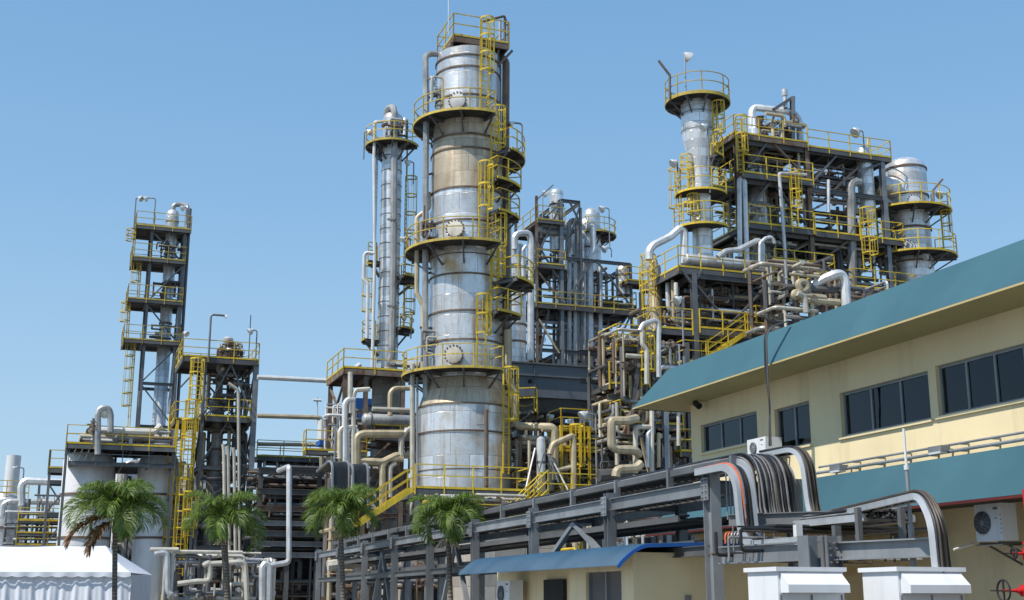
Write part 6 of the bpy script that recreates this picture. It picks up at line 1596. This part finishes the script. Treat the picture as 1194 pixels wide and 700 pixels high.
def frond(mb, c, az, p0, L, droop, rg, lw=.030, ll=.34, n=62):
    h = Vector((cos(az), sin(az), 0)); side = Vector((-sin(az), cos(az), 0)); N = 22
    pts = [Vector(c)]; pitch = p0; ds = L/N; tg = []
    sway = rg.uniform(-.35, .35)
    for i in range(N):
        t = i/N; d = h*cos(pitch)+U*sin(pitch)+side*(sway*t*.6); d.normalize(); pts.append(pts[-1]+d*ds); tg.append(d)
        pitch -= droop*ds/L*(0.35+1.3*t)
    tg.append(tg[-1]); mb.tube(pts, .014, 4, radii=[.026*(1-i/(N+1))+.004 for i in range(N+1)])
    for k in range(n):
        t = .16+.84*k/n; f = t*N; i = min(N-1, int(f)); p = pts[i].lerp(pts[i+1], f-i); d = tg[i]
        s_ = side-d*side.dot(d); s_.normalize(); up = s_.cross(d).normalized()
        if up.z < 0: up = -up
        l_ = ll*(.35+.65*sin(pi*min(1, .12+t*.86)))*rg.uniform(.85, 1.12)
        if t > .9: l_ *= .8
        for sg in (-1, 1):
            out = (s_*sg*(1.0-.45*t)+d*(.45+.55*t)+up*rg.uniform(-.05, .75)).normalized()
            a = p; b = a+out*l_*.5; e_ = b+(out+Vector((0, 0, -1))*rg.uniform(.5, 1.6)).normalized()*l_*.55
            w_ = (d-out*d.dot(out)); w_.normalize(); w_ = w_*lw*.5
            mb.add([a-w_*.5, a+w_*.5, b+w_, b-w_, e_+w_*.15, e_-w_*.15], [(0, 1, 2, 3), (3, 2, 4, 5)])
def palm(px, py, Y, px_base, Lf, label, seed, n=17, dead=False, tr=.085):
    c = P(px, py, Y); b = P(px_base, 700, Y); b.z = 0; rg = random.Random(seed)
    T = thing('palm_tree', label, 'palm tree', b, 'palms in front of the refinery')
    top = Vector((c.x, c.y, c.z-.55)); mid = b.lerp(top, .5)+Vector((rg.uniform(-.06, .06), 0, 0))
    m = MB(); K = 24; pts = []; rad = []
    for i in range(K+1):
        t = i/K; p = b*(1-t)**2+mid*2*t*(1-t)+top*t*t; pts.append(p); rad.append(tr*(1.45-.55*min(1, t*3)**.5)*(1+.04*(i % 2)))
    m.tube(pts, tr, 12, radii=rad); m.build('trunk', TRK, T, ang=60)
    m = MB(); m.tube([top-U*.03, top+U*.15, top+U*.4, c+U*.08], tr, 12, radii=[tr*1.15, tr*1.3, tr*.95, tr*.5]); m.build('crownshaft', SHAFT, T)
    m = MB()
    for i in range(n):
        f = i/(n-1); az = i*2.39996+rg.uniform(-.25, .25); p0 = R(82-66*f**.9)+rg.uniform(-.12, .12)
        frond(m, c+Vector((cos(az), sin(az), 0))*.04, az, p0, Lf*rg.uniform(.85, 1.1)*(1 if f > .1 else .75), R(95+55*f)*rg.uniform(.85, 1.15), rg, ll=.40*Lf, lw=.019*max(1, Lf/1.3))
    m.build('crown', LEAF, T, ang=60)
    m = MB(); m.tube([c, c+Vector((.05, 0, Lf*.62))], .01, 5, radii=[.018, .004]); m.build('spear_leaf', LEAF, T)
    if dead:
        m = MB(); frond(m, c-U*.1, R(215), R(-5), Lf*1.05, R(85), rg, ll=.3*Lf, lw=.05); frond(m, c-U*.15, R(235), R(-30), Lf*.9, R(55), rg, ll=.25*Lf, lw=.05); m.build('dead_frond', DEAD, T, ang=60)
    else:
        m = MB()
        for k in range(22):
            az = rg.uniform(0, 6.28); p = top+U*.02; q_ = [p, p+Vector((cos(az), sin(az), .1))*.18, p+Vector((cos(az), sin(az), -.6))*.32]; m.tube(q_, .012, 4)
        m.build('flower_spray', M['beige'], T)
palm(136, 598, 36, 138, 1.6, 'leftmost palm with a brown dead frond, standing before the white marquee', 11, 24, True, .08)
palm(262, 610, 42, 270, 1.68, 'palm before the yellow ladder shaft, with a tall bare spear leaf', 22, 17, False, .12)
palm(398, 600, 40, 404, 1.42, 'palm standing before the black cable curtains', 33, 26, False, .085)
palm(523, 606, 33, 530, 1.2, 'rightmost palm, before the foot of the tallest tower', 44, 24, False, .07)
# ================================================================= CAMERA, SUN, SKY
cam = bpy.data.cameras.new('camera'); co = bpy.data.objects.new('camera', cam); COL.objects.link(co)
co.location = (0, 0, CZ); co.rotation_euler = (pi/2+TH, 0, 0)
cam.sensor_width = 36; cam.lens = F/1194*36; cam.clip_end = 6000; cam.clip_start = .1
SC.camera = co
EL = R(54); sd = Vector((-.80*cos(EL), -.60*cos(EL), sin(EL)))
sun = bpy.data.lights.new('sun', 'SUN'); sun.energy = 5.0; sun.angle = R(.5); sun.color = (1, .95, .87)
so = bpy.data.objects.new('sun', sun); COL.objects.link(so); so.rotation_euler = sd.to_track_quat('Z', 'Y').to_euler()
w = bpy.data.worlds.new('World'); SC.world = w; w.use_nodes = True
nt = w.node_tree; bg = nt.nodes['Background']
sky = nt.nodes.new('ShaderNodeTexSky'); sky.sky_type = 'NISHITA'; sky.sun_disc = False
sky.sun_elevation = EL; sky.sun_rotation = math.atan2(sd.x, sd.y)
sky.air_density = 1.0; sky.dust_density = 0.4; sky.ozone_density = 1.0; sky.altitude = 0
tc = nt.nodes.new('ShaderNodeTexCoord'); sx = nt.nodes.new('ShaderNodeSeparateXYZ'); nt.links.new(tc.outputs['Generated'], sx.inputs[0])
rp_ = nt.nodes.new('ShaderNodeValToRGB'); nt.links.new(sx.outputs[2], rp_.inputs[0])
cr = rp_.color_ramp; cr.elements[0].position = 0; cr.elements[0].color = (.47, .62, .76, 1); cr.elements[1].position = 1; cr.elements[1].color = (.09, .24, .52, 1)
for p_, c_ in ((.15, (.36, .57, .78)), (.30, (.25, .47, .74)), (.46, (.185, .39, .675))):
    e_ = cr.elements.new(p_); e_.color = (*c_, 1)
mu = nt.nodes.new('ShaderNodeMix'); mu.data_type = 'RGBA'; mu.blend_type = 'MULTIPLY'; mu.inputs[0].default_value = 1; mu.inputs[7].default_value = (7.2, 7.2, 7.2, 1); nt.links.new(rp_.outputs[0], mu.inputs[6])
mx_ = nt.nodes.new('ShaderNodeMix'); mx_.data_type = 'RGBA'; mx_.inputs[0].default_value = .85
nt.links.new(sky.outputs[0], mx_.inputs[6]); nt.links.new(mu.outputs[2], mx_.inputs[7])
nt.links.new(mx_.outputs[2], bg.inputs[0]); bg.inputs[1].default_value = .15
SC.view_settings.view_transform = 'Standard'; SC.view_settings.look = 'None'
SC.view_settings.exposure = 0; SC.view_settings.gamma = 1
SC.render.engine = 'CYCLES'

GR = {'floodlight': 'floodlights on posts round the plant', 'silo': 'grey silos under the railed deck', 'riser_pipe': 'upright riser pipes of the plant', 'process_pipe': 'lagged process pipes of the plant',
      'pipework': 'bundles of small process lines', 'steel_structure': 'open steel structures of the plant', 'cable_bend': 'cable tray bends before the building', 'cable_tray': 'cable trays of the long rack',
      'air_conditioner': 'white air conditioner units', 'loop_pipe': 'looped silver pipes', 'overhead_pipe': 'pipes looped over column heads', 'process_line': 'long pale pipes at the left', 'pipe_run': 'layers of pipes on the pipe bridge',
      'process_column': 'upright process columns', 'wall_conduit': 'conduits along the cream wall', 'wall_floodlight': 'floodlight boxes under the wall conduits', 'backdrop_block': 'added backdrop walls closing off the back of the plant',
      'cable_drop': 'black cable curtains', 'control_box': 'blue and white boxes left of the tallest tower', 'capsule_vessel': 'capsule vessels in the braced structure', 'davit': 'lifting arms on tower platforms', 'lightning_rod': 'thin rods over the plant',
      'overhead_line': 'pipes bridging the sky at the left', 'side_pipe': 'pipes on the left of the tallest tower', 'clad_hall': 'beige clad walls behind the rack'}
for ob in list(COL.objects):
    if ob.parent is None and 'label' in ob.keys() and 'group' not in ob.keys():
        k = ob.name.split('.')[0]
        if k in GR: ob['group'] = GR[k]
